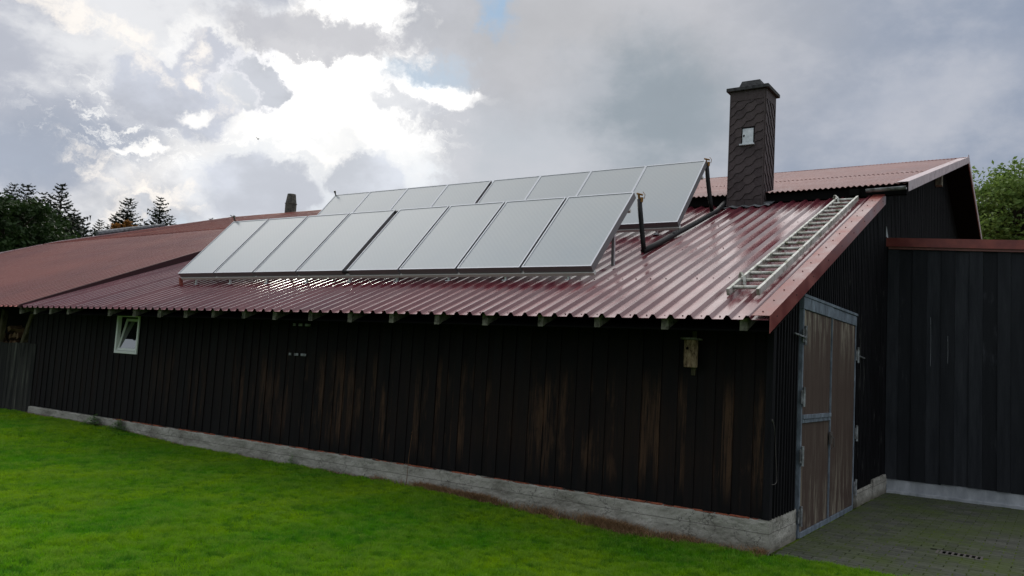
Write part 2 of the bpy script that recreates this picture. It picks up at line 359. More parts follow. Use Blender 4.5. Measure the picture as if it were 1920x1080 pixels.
m.color(m.mix(m.ramp(a, (.4, 0), (.7, .5)), m.mix(r, (.040, .028, .029), (.064, .047, .047)), (.09, .075, .075))); m.bump(a, .002)
m = Mat('slate_joint', (.010, .009, .010), .9, 0, .1)
m = Mat('cap_concrete', (.05, .05, .05), .9, 0, .2)
a = m.noise(18, detail=6, rough=.7); m.color(m.ramp(a, (.35, (.022, .022, .024)), (.65, (.075, .075, .075)))); m.bump(a, .005)
m = Mat('lead', (.13, .14, .15), .55, .3); a = m.noise(12); m.color(m.ramp(a, (.35, (.06, .065, .07)), (.7, (.20, .21, .22))))
m = Mat('inspection_metal', (.55, .58, .60), .45, .3); a = m.noise(10); m.color(m.ramp(a, (.35, (.36, .39, .41)), (.7, (.62, .65, .67))))
m = Mat('galvanised', (.30, .32, .33), .5, .6); a = m.noise(16, detail=6); m.color(m.ramp(a, (.35, (.10, .10, .10)), (.7, (.40, .42, .44))))
m = Mat('flue_metal', (.05, .05, .045), .7, .3); a = m.noise(8, detail=6, rough=.7); m.color(m.ramp(a, (.38, (.025, .024, .02)), (.66, (.13, .12, .095))))
m = Mat('white_plastic', (.72, .74, .70), .35)
m = Mat('window_glass', (.012, .014, .015), .02, 0, 1.0); m.b.inputs['IOR'].default_value = 2.1
def door_wood(name, lo, mid, streak, amt):
    m = Mat(name, mid, .8, 0, .2)
    g1 = m.noise(24, (1, 1, .05), 6, .65); g2 = m.noise(11, (1, 1, .12), 6, .7, (3, 3, 3)); ar = m.noise(1.5, (1, 1, .8), 4, .6, (5, 1, 2)); z = m.xyz(2)
    base = m.mix(g1, lo, mid)
    hz = m.ramp(m.math('DIVIDE', z, 3), (.0, 1), (.22, .25), (.5, 0), (.62, .15), (.76, 1))
    wv = m.math('MULTIPLY', m.ramp(m.math('ADD', g2, m.math('MULTIPLY', m.math('SUBTRACT', ar, .5), .35)), (amt, 0), (amt+.13, 1)), hz)
    m.color(m.mix(wv, base, streak)); m.bump(g1, .003)
door_wood('door_brown', (.042, .028, .022), (.100, .069, .055), (.27, .24, .185), .485)
m = Mat('door_grey', (.16, .185, .22), .75, 0, .25)
a = m.noise(9, (1, 1, .5), 6, .7); m.color(m.ramp(a, (.35, (.075, .09, .11)), (.55, (.15, .18, .215)), (.75, (.26, .30, .35))))
m = Mat('log_bark', (.35, .28, .18), .9, 0, .15)
a = m.noise(26, (1, 1, .5), 6, .75); m.color(m.ramp(a, (.38, (.05, .030, .018)), (.48, (.23, .155, .095)), (.7, (.42, .31, .21)))); m.bump(a, .004)
m = Mat('hole', (.003, .003, .003), 1, 0, 0)
m = Mat('rust_iron', (.09, .08, .072), .7, .3)
m = Mat('bark', (.05, .04, .03), .95, 0, .1)
def leafm(name, a_, b_, tl=.3):
    m = Mat(name, a_, .6, 0, .2); r = m.attr(); g = m.mix(r, a_, b_); m.color(g)
    tr = m.t.nodes.new('ShaderNodeBsdfTranslucent'); m.t.links.new(g, tr.inputs[0])
    mx = m.t.nodes.new('ShaderNodeMixShader'); mx.inputs[0].default_value = tl
    m.t.links.new(m.b.outputs[0], mx.inputs[1]); m.t.links.new(tr.outputs[0], mx.inputs[2]); m.t.links.new(mx.outputs[0], m.t.nodes['Material Output'].inputs[0])
leafm('needles', (.008, .016, .008), (.022, .036, .016), .12)
leafm('dark_leaf', (.012, .030, .008), (.035, .065, .015), .2)
leafm('bright_leaf', (.06, .115, .02), (.19, .27, .07), .4)
leafm('autumn_leaf', (.12, .05, .012), (.27, .12, .02), .25)

# ------------------------------------------------------------------ mesh helper
class MB:
    def __init__(s): s.v = []; s.f = []; s.mi = []; s.rn = []
    def face(s, idx, m=0, r=0.0): s.f.append(tuple(idx)); s.mi.append(m); s.rn.append(r)
    def pts8(s, p, m=0, r=0.0):
        b = len(s.v); s.v += [tuple(x) for x in p]
        for q in ((0, 3, 2, 1), (4, 5, 6, 7), (0, 1, 5, 4), (1, 2, 6, 5), (2, 3, 7, 6), (3, 0, 4, 7)): s.face([b+i for i in q], m, r)
    def box(s, x0, x1, y0, y1, z0, z1, m=0, r=0.0):
        s.pts8([(x0, y0, z0), (x1, y0, z0), (x1, y1, z0), (x0, y1, z0), (x0, y0, z1), (x1, y0, z1), (x1, y1, z1), (x0, y1, z1)], m, r)
    def bar(s, a, b, w, h, up=(0, 0, 1), m=0, r=0.0):
        a = Vector(a); b = Vector(b); d = (b-a).normalized(); sd = d.cross(Vector(up))
        sd = sd.normalized() if sd.length > 1e-5 else Vector((1, 0, 0)); u = sd.cross(d)
        P_ = []
        for c_ in (a, b):
            P_ += [c_-sd*w/2-u*h/2, c_+sd*w/2-u*h/2, c_+sd*w/2+u*h/2, c_-sd*w/2+u*h/2]
        s.pts8(P_, m, r)
    def tube(s, pts, rad, n=10, m=0, r=0.0, caps=True):
        pts = [Vector(p) for p in pts]; rad = rad if isinstance(rad, (list, tuple)) else [rad]*len(pts)
        rings = []
        for i, p in enumerate(pts):
            d = (pts[min(i+1, len(pts)-1)]-pts[max(i-1, 0)]).normalized()
            a = d.cross(Vector((.13, .21, 1)) if abs(d.z) < .95 else Vector((1, 0, 0))).normalized(); b = d.cross(a)
            k = len(s.v); s.v += [tuple(p+(a*math.cos(t*2*math.pi/n)+b*math.sin(t*2*math.pi/n))*rad[i]) for t in range(n)]; rings.append(k)
        for i in range(len(rings)-1):
            for t in range(n): s.face([rings[i]+t, rings[i]+(t+1) % n, rings[i+1]+(t+1) % n, rings[i+1]+t], m, r)
        if caps: s.face([rings[0]+t for t in range(n)][::-1], m, r); s.face([rings[-1]+t for t in range(n)], m, r)
    def shell(s, xs, ys, zf, th=.004, m=0, r=0.0, pan=False):
        """sheet over a grid of (x, extra height) by y with an underside and edges"""
        nx, ny = len(xs), len(ys); b = len(s.v)
        for off in (0, -th):
            for (x, h) in xs:
                for y in ys: s.v.append((x, y, zf(x, y)+h+off))
        I = lambda k, i, j: b+k*nx*ny+i*ny+j
        for i in range(nx-1):
            if pan: r = 1.0 if xs[i][1] == 0 and xs[i+1][1] == 0 else (.35 if xs[i][1] == xs[i+1][1] else 0.0)  # tone per facet: pans, rib tops, rib sides, for the painted reflection contrast
            for j in range(ny-1):
                s.face((I(0, i, j), I(0, i+1, j), I(0, i+1, j+1), I(0, i, j+1)), m, r)
                s.face((I(1, i, j), I(1, i, j+1), I(1, i+1, j+1), I(1, i+1, j)), m, r)
            s.face((I(0, i, 0), I(1, i, 0), I(1, i+1, 0), I(0, i+1, 0)), m, r)
            s.face((I(0, i, ny-1), I(0, i+1, ny-1), I(1, i+1, ny-1), I(1, i, ny-1)), m, r)
        for j in range(ny-1):
            s.face((I(0, 0, j), I(0, 0, j+1), I(1, 0, j+1), I(1, 0, j)), m, r)
            s.face((I(0, nx-1, j), I(1, nx-1, j), I(1, nx-1, j+1), I(0, nx-1, j+1)), m, r)
    def build(s, name, mats, parent=None, smooth=False, bevel=0, loc=None):
        me = bpy.data.meshes.new(name); me.from_pydata(s.v, [], s.f)
        for k in ([mats] if isinstance(mats, str) else mats): me.materials.append(MATS[k])
        me.polygons.foreach_set('material_index', s.mi)
        me.polygons.foreach_set('use_smooth', [smooth]*len(s.f))
        a = me.attributes.new('rnd', 'FLOAT', 'FACE'); a.data.foreach_set('value', s.rn)
        me.update()
        o = bpy.data.objects.new(name, me); COL.objects.link(o)
        if parent: o.parent = parent
        if loc is not None: o.location = loc
        if bevel:
            bv = o.modifiers.new('bevel', 'BEVEL'); bv.width = bevel; bv.segments = 2; bv.limit_method = 'ANGLE'; bv.angle_limit = math.radians(40)
        return o
def tag(o, label=None, cat=None, group=None, kind=None):
    if label: o['label'] = label
    if cat: o['category'] = cat
    if group: o['group'] = group
    if kind: o['kind'] = kind
    return o
def thing(name, loc, label, cat, group=None, rz=0):
    o = bpy.data.objects.new(name, None); COL.objects.link(o); o.location = loc; o.rotation_euler = (0, 0, rz); o.empty_display_size = .2
    return tag(o, label, cat, group)
def copy_tree(o, parent=None):
    c_ = o.copy(); COL.objects.link(c_); c_.parent = parent
    for ch in list(o.children): copy_tree(ch, c_)
    return c_
def lerp(a, b, t): return a+(b-a)*t
def interp(x, xs, ys): return float(np.interp(x, xs, ys))

# ------------------------------------------------------------------ ground, paving
def gz(x, y):
    w = interp(x, [-14.5, -13.6, -10.8, -8.8, -6.7, -4, -2.5, -1.2, 0], [.15, .15, .145, .05, .045, .06, .0, -.03, -.01])
    f = max(0, min(1, (y+9)/7)) if y < -2 else 1
    und = .025*noise.noise(Vector((x*.5, y*.5, 3)))*(1 if y < -.4 else max(0, -y/.4))
    return w*(.5+.5*f)+und-.012
mb = MB()
xs = sorted(set([-400, -200, -90, -50, -30, -22, -18]+[-16+.35*i for i in range(56)]+[5, 8, 14, 30, 80, 200, 400]))
ys = sorted(set([-400, -150, -60, -30, -18, -12]+[-9.5+.3*i for i in range(33)]+[.6, 3, 8, 16, 30, 60, 120, 250, 500]))
for x in xs:
    for y in ys: mb.v.append((x, y, gz(x, y) if y < .3 and x < .25 else -.07 if x < 12 and y < 25 else -.1))
ny = len(ys)
for i in range(len(xs)-1):
    for j in range(ny-1): mb.face((i*ny+j, (i+1)*ny+j, (i+1)*ny+j+1, i*ny+j+1))
tag(mb.build('ground', 'turf', smooth=True), kind='structure')
# paving: real stones on a mossy bed
mb = MB(); mb.box(.02, 9, .02, 5.75, -.06, -.0095, 1)
pr = random.Random(3); row = 0; y = .05
while y < 5.74:
    x = .05-(row % 2)*.1
    while x < 8.5:
        x1 = x+.2; g_ = .0038
        a_, b_ = max(x, .04)+g_, x1-g_; c0, c1 = y+g_, min(y+.1, 5.74)-g_
        lim = .1+.02*math.sin(x*3)
        if b_-a_ > .03 and not (1.2 < (a_+b_)/2 < 1.62 and 1.38 < y < 1.6) and not (c1 < lim and x > .6) and c1-c0 > .02:
            t = [pr.uniform(-.003, .002) for _ in range(4)]; e = .006; r_ = pr.random(); k = len(mb.v)
            mb.v += [(a_, c0, -.03), (b_, c0, -.03), (b_, c1, -.03), (a_, c1, -.03), (a_, c0, t[0]-e-.004), (b_, c0, t[1]-e-.004), (b_, c1, t[2]-e-.004), (a_, c1, t[3]-e-.004),
                     (a_+e, c0+e, t[0]-.004), (b_-e, c0+e, t[1]-.004), (b_-e, c1-e, t[2]-.004), (a_+e, c1-e, t[3]-.004)]
            for q in ((0, 1, 5, 4), (1, 2, 6, 5), (2, 3, 7, 6), (3, 0, 4, 7), (4, 5, 9, 8), (5, 6, 10, 9), (6, 7, 11, 10), (7, 4, 8, 11), (8, 9, 10, 11)): mb.face([k+i for i in q], 0, r_)
        x = x1
    y += .1; row += 1
tag(mb.build('pavement', ['paver', 'moss_joint']), kind='structure')
# drain grate
th = thing('drain_grate', (1.41, 1.49, -.005), 'dark slotted iron drain grate set in the mossy paving', 'drain')
mb = MB(); mb.box(-.2, .2, -.1, .1, -.055, -.003); mb.build('drain_well', 'hole', th)
mb = MB()
for a in ((-.2, .2, -.1, -.08), (-.2, .2, .08, .1), (-.2, -.18, -.08, .08), (.18, .2, -.08, .08)): mb.box(*a, -.03, .004)
for i in range(7): mb.box(-.155+i*.05-.010, -.155+i*.05+.010, -.08, .08, -.03, .003)
mb.build('grating', 'rust_iron', th, bevel=.002)

# ------------------------------------------------------------------ barn
barn = thing('barn', (0, 0, 0), 'long low barn of black tarred boards under red metal roofs', 'barn')
# -- roof surfaces
XV = -12.63; XL = -24.7; XR = .5
def zl(x, y):                       # lower roof
    t = max(0, min(1, (x-XV)/(0-XV))); e = lerp(2.058, 2.081, t); s = lerp(.383, .4068, min(1, t*1.6))
    return e+s*(y+.79)
def zm(x, y):                       # main roof: steeper foot, flatter top
    t = max(0, min(1, (x-XL)/(XR-XL))); kz = 4.44+.14*min(1, t*2); ry = lerp(12.3, 12.5, t); rz = lerp(6.60, 6.66, t)
    if y < 5.2 and x < XV+.001: return lerp(2.062, kz, (y+.83)/6.03)
    if y < 5.2: return lerp(4.323, kz, (y-4.3)/.9)
    if y <= ry: return lerp(kz, rz, (y-5.2)/(ry-5.2))
    return rz-.36*(y-ry)
# lower roof sheet with trapezoid ribs
mb = MB(); prof = []; x = XV-.10; pitch = .175
while x < .03:
    prof += [(x, 0), (x+.100, 0), (x+.124, .034), (x+.149, .034)]; x += pitch
prof += [(x, 0), (.19, 0)]
prof = [p for p in prof if p[0] <= .19]
Y0, Y1 = -.79, 4.46
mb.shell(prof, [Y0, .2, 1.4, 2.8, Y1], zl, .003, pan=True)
def screw(mb, x, y, z, m=1, s=.0055):
    mb.box(x-s, x+s, y-s, y+s, z-.002, z+.006, m)
x = XV-.10
while x < 0:
    for yy in (-.72, .48, 1.75, 3.0, 4.1):
        if rnd.random() < .85: screw(mb, x+.05+rnd.uniform(-.004, .004), yy+rnd.uniform(-.012, .012), zl(x, yy+0.0)+.0)
    x += pitch
# side laps: a thin raised edge beside every sixth rib
x = XV-.10+pitch*3
while x < 0:
    mb.shell([(x+.149, .0375), (x+.177, .0035), (x+.182, .0015)], [Y0, 1.4, Y1], zl, .002); x += pitch*6
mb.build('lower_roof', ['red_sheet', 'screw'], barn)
# verge trim of the lower roof
mb = MB()
mb.shell([(.045, .036), (.05, .039), (.205, .039)], [Y0-.005, 1.4, 4.42], zl, .003)
n0 = len(mb.v)
k = [(.205, -.795), (.205, 4.42)]
mb.pts8([(.202, -.795, zl(0, -.79)-.115), (.206, -.795, zl(0, -.79)-.115), (.206, 4.42, zl(0, 4.42)-.115), (.202, 4.42, zl(0, 4.42)-.115),
         (.202, -.795, zl(0, -.79)+.036), (.206, -.795, zl(0, -.79)+.036), (.206, 4.42, zl(0, 4.42)+.036), (.202, 4.42, zl(0, 4.42)+.036)])
for i in range(17):
    yy = -.7+i*.31; screw(mb, .115, yy, zl(0, yy)+.040, 1)
for i in range(9):
    yy = -.6+i*.6; z_ = zl(0, yy)-.03; mb.box(.206, .211, yy-.006, yy+.006, z_-.006, z_+.006, 1)
mb.build('verge_trim', ['red_trim', 'screw'], barn)
# main roof, corrugated, in overlapping courses
def dent(x, y): return -.007*max(0, math.cos(y*6.0))**6+.012*noise.noise(Vector((x*.5, y*.5, 1)))
def corr(x0, x1, p=.0762, a=.011, n=6):
    k_ = int(round((x1-x0)/p*n)); return [(x0+(x1-x0)*i/k_, a*math.sin(2*math.pi*i/n)) for i in range(k_+1)]
def trap(x0, x1):
    o_ = []; x = x0
    while x < x1-.05: o_ += [(x, 0), (x+.104, 0), (x+.122, .024), (x+.151, .024)]; x += .175
    return [p for p in o_ if p[0] < x1-.002]+[(x1, 0)]
mb = MB()
for i, (a_, b_) in enumerate(((-.83, 2.3), (2.15, 5.2), (5.2, 8.9), (8.75, 12.3))):
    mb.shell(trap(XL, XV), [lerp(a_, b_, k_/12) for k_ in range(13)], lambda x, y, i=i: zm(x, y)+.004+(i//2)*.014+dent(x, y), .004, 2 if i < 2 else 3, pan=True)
for i, (a_, b_) in enumerate(((4.3, 5.2), (5.2, 7.4), (7.32, 12.42))):
    mb.shell(corr(XV, XR), [lerp(a_, b_, k_/(3 if i == 0 else 12)) for k_ in range((3 if i == 0 else 12)+1)], lambda x, y, i=i: zm(x, y)+.02+(i//2)*.014+dent(x, y), .004)
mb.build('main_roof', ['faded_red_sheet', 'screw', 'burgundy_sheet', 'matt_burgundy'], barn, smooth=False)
mb = MB()   # rear slope
mb.shell([(XL, 0), (-12, 0), (XR, 0)], [12.45, 20.5], lambda x, y: zm(x, y)+.02, .05)
mb.build('rear_roof', 'faded_red_sheet', barn)
# ridge cap
mb = MB()
for (a_, b_) in ((XL, XV), (XV, XR-.02)):
    mb.shell([(a_, 0), ((a_+b_)/2, 0), (b_, 0)], [12.1, 12.28], lambda x, y: zm(x, y)+.045, .004)
mb.build('ridge_cap', 'matt_burgundy', barn)
# pale verge trim of the main roof (front gable side)
mb = MB()
def strip(x0, x1, ya, yb, za, zb, m=0, n=6):
    for i in range(n):
        a_ = lerp(ya, yb, i/n); b_ = lerp(ya, yb, (i+1)/n)
        mb.pts8([(x0, a_, zm(XR, a_)+za), (x1, a_, zm(XR, a_)+za), (x1, b_, zm(XR, b_)+za), (x0, b_, zm(XR, b_)+za),
                 (x0, a_, zm(XR, a_)+zb), (x1, a_, zm(XR, a_)+zb), (x1, b_, zm(XR, b_)+zb), (x0, b_, zm(XR, b_)+zb)], m)
strip(.36, .515, 4.28, 12.5, .034, .040); strip(.51, .516, 4.28, 12.5, -.10, .0345)
strip(.50, .516, 12.5, 20.5, -.06, .09)
mb.build('gable_verge', 'pale_trim', barn)
# verge of the left-hand roof over the lower roof, and at its far end
for xx in (XV, XL):
    mb = MB()
    for i in range(8):
        a_ = lerp(-.83, 5.2, i/8); b_ = lerp(-.83, 5.2, (i+1)/8); fl = lambda y: min(zm(xx, y)-.01, zl(XV, y)+.03) if xx == XV else zm(xx, y)-.15
        mb.pts8([(xx-.01, a_, fl(a_)), (xx+.012, a_, fl(a_)), (xx+.012, b_, fl(b_)), (xx-.01, b_, fl(b_)),
                 (xx-.01, a_, zm(xx-.001, a_)+.04), (xx+.012, a_, zm(xx-.001, a_)+.04), (xx+.012, b_, zm(xx-.001, b_)+.04), (xx-.01, b_, zm(xx-.001, b_)+.04)])
    mb.build('step_trim', 'maroon_trim', barn)
mb = MB()
for i in range(8):
    a_ = lerp(-.83, 12.3, i/8); b_ = lerp(-.83, 12.3, (i+1)/8); xx = XL-.03
    mb.pts8([(xx, a_, zm(XL, a_)+.03), (xx+.07, a_, zm(XL, a_)+.03), (xx+.07, b_, zm(XL, b_)+.03), (xx, b_, zm(XL, b_)+.03),
             (xx, a_, zm(XL, a_)+.055), (xx+.07, a_, zm(XL, a_)+.055), (xx+.07, b_, zm(XL, b_)+.055), (xx, b_, zm(XL, b_)+.055)])
mb.build('end_verge', 'pale_trim', barn)
# dark boarding under the main eave (closes the step between the roofs), eave batten
mb = MB(); mb.box(XV+.02, -2.0, 4.5, 4.55, 3.6, 4.30); mb.box(-1.44, .0, 4.5, 4.55, 3.6, 4.30); mb.build('step_wall', 'dark_inside', barn)
mb = MB(); mb.box(XV+.05, -2.0, 4.36, 4.44, 4.20, 4.315); mb.box(-1.43, .47, 4.36, 4.44, 4.20, 4.315); mb.build('eave_batten', 'dark_inside', barn)
# soffit boards
mb = MB()
mb.shell([(-.02, 0), (.49, 0)], [4.34, 5.2, 12.4], lambda x, y: zm(XR, y)-.03, .02)
mb.shell([(-.02, 0), (.49, 0)], [12.46, 20.4], lambda x, y: zm(XR, y)-.03, .02)
mb.shell([(XV, 0), (.19, 0)], [-.635, .012], lambda x, y: zl(x, y)-.142, .015); mb.shell([(XV, 0), (.19, 0)], [.012, 4.4], lambda x, y: zl(x, y)-.008, .015)
mb.shell([(-24.6, 0), (XV, 0)], [-.72, .5], lambda x, y: zm(XV, y)-.012, .02)
mb.build('soffit', 'dark_inside', barn)
# -- front boards
def zfront(x): return zl(x, .05)-.03 if x > XV else zm(x, .05)-.04
mb = MB(); x = -13.95; i = 0; pr = random.Random(11)
WX0, WX1, WZ0, WZ1 = -10.99, -10.33, 1.375, 2.03
while x < -.001:
    w = pr.uniform(.075, .115); x1 = min(x+w, 0); dpt = (.0, .010)[i % 2]+pr.uniform(0, .004); r_ = pr.random()
    zb = .292 if x > -13.6 else .2
    seg = [(zb, zfront(x))]
    if x1 > WX0 and x < WX1:
        seg = [(zb, WZ0), (WZ1, zfront(x))]
        for (u0, u1) in ((x, min(x1, WX0-.002)), (max(x, WX1+.002), x1)):
            if u1-u0 > .004: mb.box(u0, u1, .012+dpt, .04+dpt, zb, zfront(x), 0, r_)
        x0_, x1_ = max(x, WX0), min(x1, WX1)
    else: x0_, x1_ = x, x1
    for (a_, b_) in seg:
        if len(seg) == 2: mb.box(x0_, x1_, .012+dpt, .04+dpt, a_, b_, 0, r_)
        elif b_ > a_: mb.box(x+.0015, x1-.0005+(.008 if i % 2 else 0), .012+dpt, .04+dpt, a_+pr.uniform(0, .006), b_, 0, r_)
    x = x1; i += 1
mb.build('front_boards', 'tarred_boards', barn)
# -- gable boards (x = 0): boards and narrow cover battens
def ztop(y):
    if y < 4.4: return zl(0, y)-.03
    if y < 12.45: return zm(XR, y)-.055
    return zm(XR, y)-.06
DY0, DY1, DZ = .955, 3.56, 2.455
mb = MB(); y = .056; i = 0
while y < 19.5:
    w = .096 if y < 6 else .12; y1 = y+w; r_ = pr.random(); zb = .29 if y < .95 else .20
    if y > 5.85: zb = 3.3
    zt = min(ztop(y), ztop(y1))
    segs = [(zb, zt)]
    if y1 > DY0 and y < DY1: segs = [(DZ, zt)]
    for a_, b_ in segs:
        mb.box(-.035, -.012, y, y1-.001, a_, b_, 0, r_)
        if not (DY0-.03 < y < DY0+.05 and a_ < 1): mb.box(-.012, .010+pr.uniform(0, .004), y+.002, y+.036, a_, b_-.004, 0, pr.random())
    y = y1
mb.box(-.05, .012, .0, .055, .294, ztop(0)-.01, 0, .5)      # corner post
mb.build('gable_boards', 'gable_boards', barn)
mb = MB()   # solid core behind the boards so that no light leaks
mb.box(-24.6, -.3, .35, .42, 0, 2.2); mb.box(-.12, -.08, .42, 5.2, 0, 2.3); mb.box(-.12, -.08, .42, 4.4, 2.3, 2.5); mb.box(-.12, -.08, 4.5, 18, 0, 4.2)
mb.box(-24.6, -24.5, .4, 12, 0, 2.3); mb.box(-24.6, 0, 18, 18.1, 0, 4.4)
mb.build('inner_wall', 'dark_inside', barn)
# -- foundation
mb = MB()
def rough_face(p0, p1, z0, z1, nrm, n, nzv, amp, topd=.06):
    p0 = Vector(p0); p1 = Vector(p1); b = len(mb.v)
    for i in range(n+1):
        p = p0.lerp(p1, i/n)
        for j in range(nzv+3):
            jj = min(j, nzv); z = lerp(z0, z1, jj/nzv); dd = amp*noise.fractal(Vector((p.x*6, p.y*6+5, z*9)), .6, 2.1, 4)
            if jj == nzv: dd -= .008
            q = p+Vector(nrm)*dd
            if j == nzv+1: q = p-Vector(nrm)*topd; z = z1+.002
            if j == nzv+2: q = p-Vector(nrm)*topd; z = z0
            zz = z+(amp*.5*noise.noise(Vector((p.x*5, p.y*5, 8))) if jj == nzv and j < nzv+2 else 0)
            mb.v.append((q.x, q.y, zz))
    m_ = nzv+3
    for i in range(n):
        for j in range(m_-1): mb.face((b+i*m_+j, b+(i+1)*m_+j, b+(i+1)*m_+j+1, b+i*m_+j+1))
    for e in (0, n): mb.face([b+e*m_+j for j in (range(m_) if e else range(m_-1, -1, -1))])
rough_face((-13.64, 0, 0), (.012, 0, 0), -.1, .285, (0, -1, 0), 680, 18, .010, .10)
rough_face((.012, .0, 0), (.012, .945, 0), -.1, .288, (1, 0, 0), 60, 16, .010, .10)
rough_face((.03, 3.74, 0), (.03, 4.75, 0), -.1, .20, (1, 0, 0), 60, 12, .012, .12)
rough_face((.045, 4.77, 0), (.045, 5.79, 0), -.1, .255, (1, 0, 0), 60, 12, .010, .12)
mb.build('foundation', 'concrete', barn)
mb = MB(); x = -11.0; mb.box(-11.0, -.03, .008, .03, .277, .2835)
while x < -.05:
    w = pr.uniform(.1, .34); 
    if pr.random() < .82: mb.box(x, min(x+w-.012, -.02), .001+pr.uniform(0, .006), .03, .278, .287+pr.uniform(0, .010))
    x += w
mb.build('brick_course', 'brick_edge', barn, bevel=.003)
# -- rafter tails
for px in (-12.9, -12.4, -11.88, -11.3, -10.1, -9.4, -8.75, -8.15, -7.504, -6.84, -6.217, -5.539, -4.851, -4.18, -3.505, -2.853, -2.154, -1.505, -.801, -.06):
    mb = MB(); w = pr.uniform(.032, .042); ye = -.66+pr.uniform(-.02, .01); hh = pr.uniform(.11, .13)
    P_ = []
    for yy in (ye, .2):
        t_ = zl(px, yy)-.03
        P_ += [(px-w, yy, t_-hh), (px+w, yy, t_-hh), (px+w, yy, t_), (px-w, yy, t_)]
    mb.pts8(P_); mb.build('rafter_end', 'old_timber', barn, bevel=.004)
# -- two rows of small metal straps on the front boards
for (zz, x0) in ((1.93, -6.62), (1.52, -6.66)):
    for dx, w in ((0, .05), (.11, .08), (.24, .11)):
        mb = MB(); mb.box(x0+dx, x0+dx+w, .000, .013, zz, zz+.035); mb.build('metal_strap', 'galvanised', barn, bevel=.002)
# -- window: frame, tilted sash, pane
wf = MB(); t = .045
wf.box(WX0, WX1, -.006, .06, WZ0, WZ0+t); wf.box(WX0, WX1, -.006, .06, WZ1-t, WZ1)
wf.box(WX0, WX0+t, -.006, .06, WZ0+t, WZ1-t); wf.box(WX1-t, WX1, -.006, .06, WZ0+t, WZ1-t)
win = wf.build('window', 'white_plastic', barn, bevel=.004)
ang = math.radians(13); a_, b_ = WX0+t+.004, WX1-t-.004; h = WZ1-WZ0-2*t-.01
sashmb = MB(); s_ = .045
def tl(x, d, z): return (x, .01+d*math.cos(ang)+z*math.sin(ang), WZ0+t+.004+z*math.cos(ang)-d*math.sin(ang))
def tbox(mb_, x0, x1, d0, d1, z0, z1): mb_.pts8([tl(x0, d0, z0), tl(x1, d0, z0), tl(x1, d1, z0), tl(x0, d1, z0), tl(x0, d0, z1), tl(x1, d0, z1), tl(x1, d1, z1), tl(x0, d1, z1)])
tbox(sashmb, a_, b_, 0, .045, 0, s_); tbox(sashmb, a_, b_, 0, .045, h-s_, h); tbox(sashmb, a_, a_+s_, 0, .045, s_, h-s_); tbox(sashmb, b_-s_, b_, 0, .045, s_, h-s_)
sashmb.build('sash', 'white_plastic', win, bevel=.004)
pm = MB(); tbox(pm, a_+s_-.004, b_-s_+.004, .015, .024, s_-.004, h-s_+.004); pm.build('pane', 'window_glass', win)
rv = MB(); rv.box(WX0-.02, WX1+.02, .30, .33, 1.2, 2.2); rv.build('window_reveal', 'dark_inside', win)

# -- double door
dr = MB()
F0, F1 = DY0, DY1
dr.box(-.04, .030, F0, F0+.038, -.0, DZ-.13, 0); dr.box(-.04, .026, F1-.045, F1, -.0, DZ-.13, 0)
dr.box(-.04, .034, F0-.01, 2.24, DZ-.13, DZ-.005, 0); dr.box(-.04, .030, 2.243, F1+.01, DZ-.13, DZ-.008, 0)
dr.box(-.04, .042, F0-.015, F1+.012, DZ-.004, DZ+.028, 0)
dr.box(-.04, .030, F0+.055, F1-.045, -.02, .045, 0)
door = dr.build('double_door', 'door_grey', barn, bevel=.004)
def leaf(y0, y1, z0, z1, label=None):
    mb = MB(); y = y0; 
    while y < y1-.001:
        yy = min(y+.105, y1); mb.box(-.02, .018+pr.uniform(0, .002), y+.001, yy-.001, z0, z1, 0); y = yy
    o = mb.build('door_leaf', 'door_brown', door)
    if label: o['label'] = label
    return o
leaf(1.015, 2.195, 1.235, 2.32, 'upper half of the split left leaf')
leaf(1.015, 2.20, .05, 1.15, 'lower half of the split left leaf, scratched and mossy at the foot')
leaf(2.265, 3.51, .05, 2.32, 'tall right leaf with pale streaks at the top')
mb = MB()
mb.box(.012, .034, 1.012, 2.2, 1.15, 1.19); mb.box(.012, .045, 1.012, 2.2, 1.192, 1.235); mb.build('middle_rail', 'door_grey', door, bevel=.003)
mb = MB(); mb.box(-.01, .036, 2.203, 2.222, .05, 2.32); mb.box(-.01, .028, 2.2245, 2.258, .05, 2.318); mb.build('meeting_stile', 'door_grey', door, bevel=.003)
for (yy, z0, s_) in ((F0+.02, 1.95, 1), (F0+.01, 1.32, 1), (F0+.01, .72, 1), (F0+.01, .12, 1), (F1+.02, 1.85, -1), (F1+.02, .85, -1), (F1+.02, .17, -1)):
    mb = MB(); mb.box(.03, .042, yy-.045, yy+.045, z0+.03, z0+.17); mb.tube([(.05, yy, z0), (.05, yy, z0+.2)], .016, 8)
    if abs(z0-1.95) < .01: mb.bar((.05, yy-.02, z0+.08), (.04, yy-.38, z0+.10), .02, .016)
    if abs(z0-1.85) < .01: mb.bar((.05, yy+.02, z0+.09), (.04, yy+.46, z0+.075), .02, .016)
    mb.build('hinge', 'galvanised', door, bevel=.002)
mb = MB(); mb.box(.034, .05, 2.15, 2.25, .88, 1.02); mb.tube([(.055, 2.17, .98), (.085, 2.17, .95), (.085, 2.17, .86), (.055, 2.17, .83)], .007, 6); mb.build('latch', 'rust_iron', door)

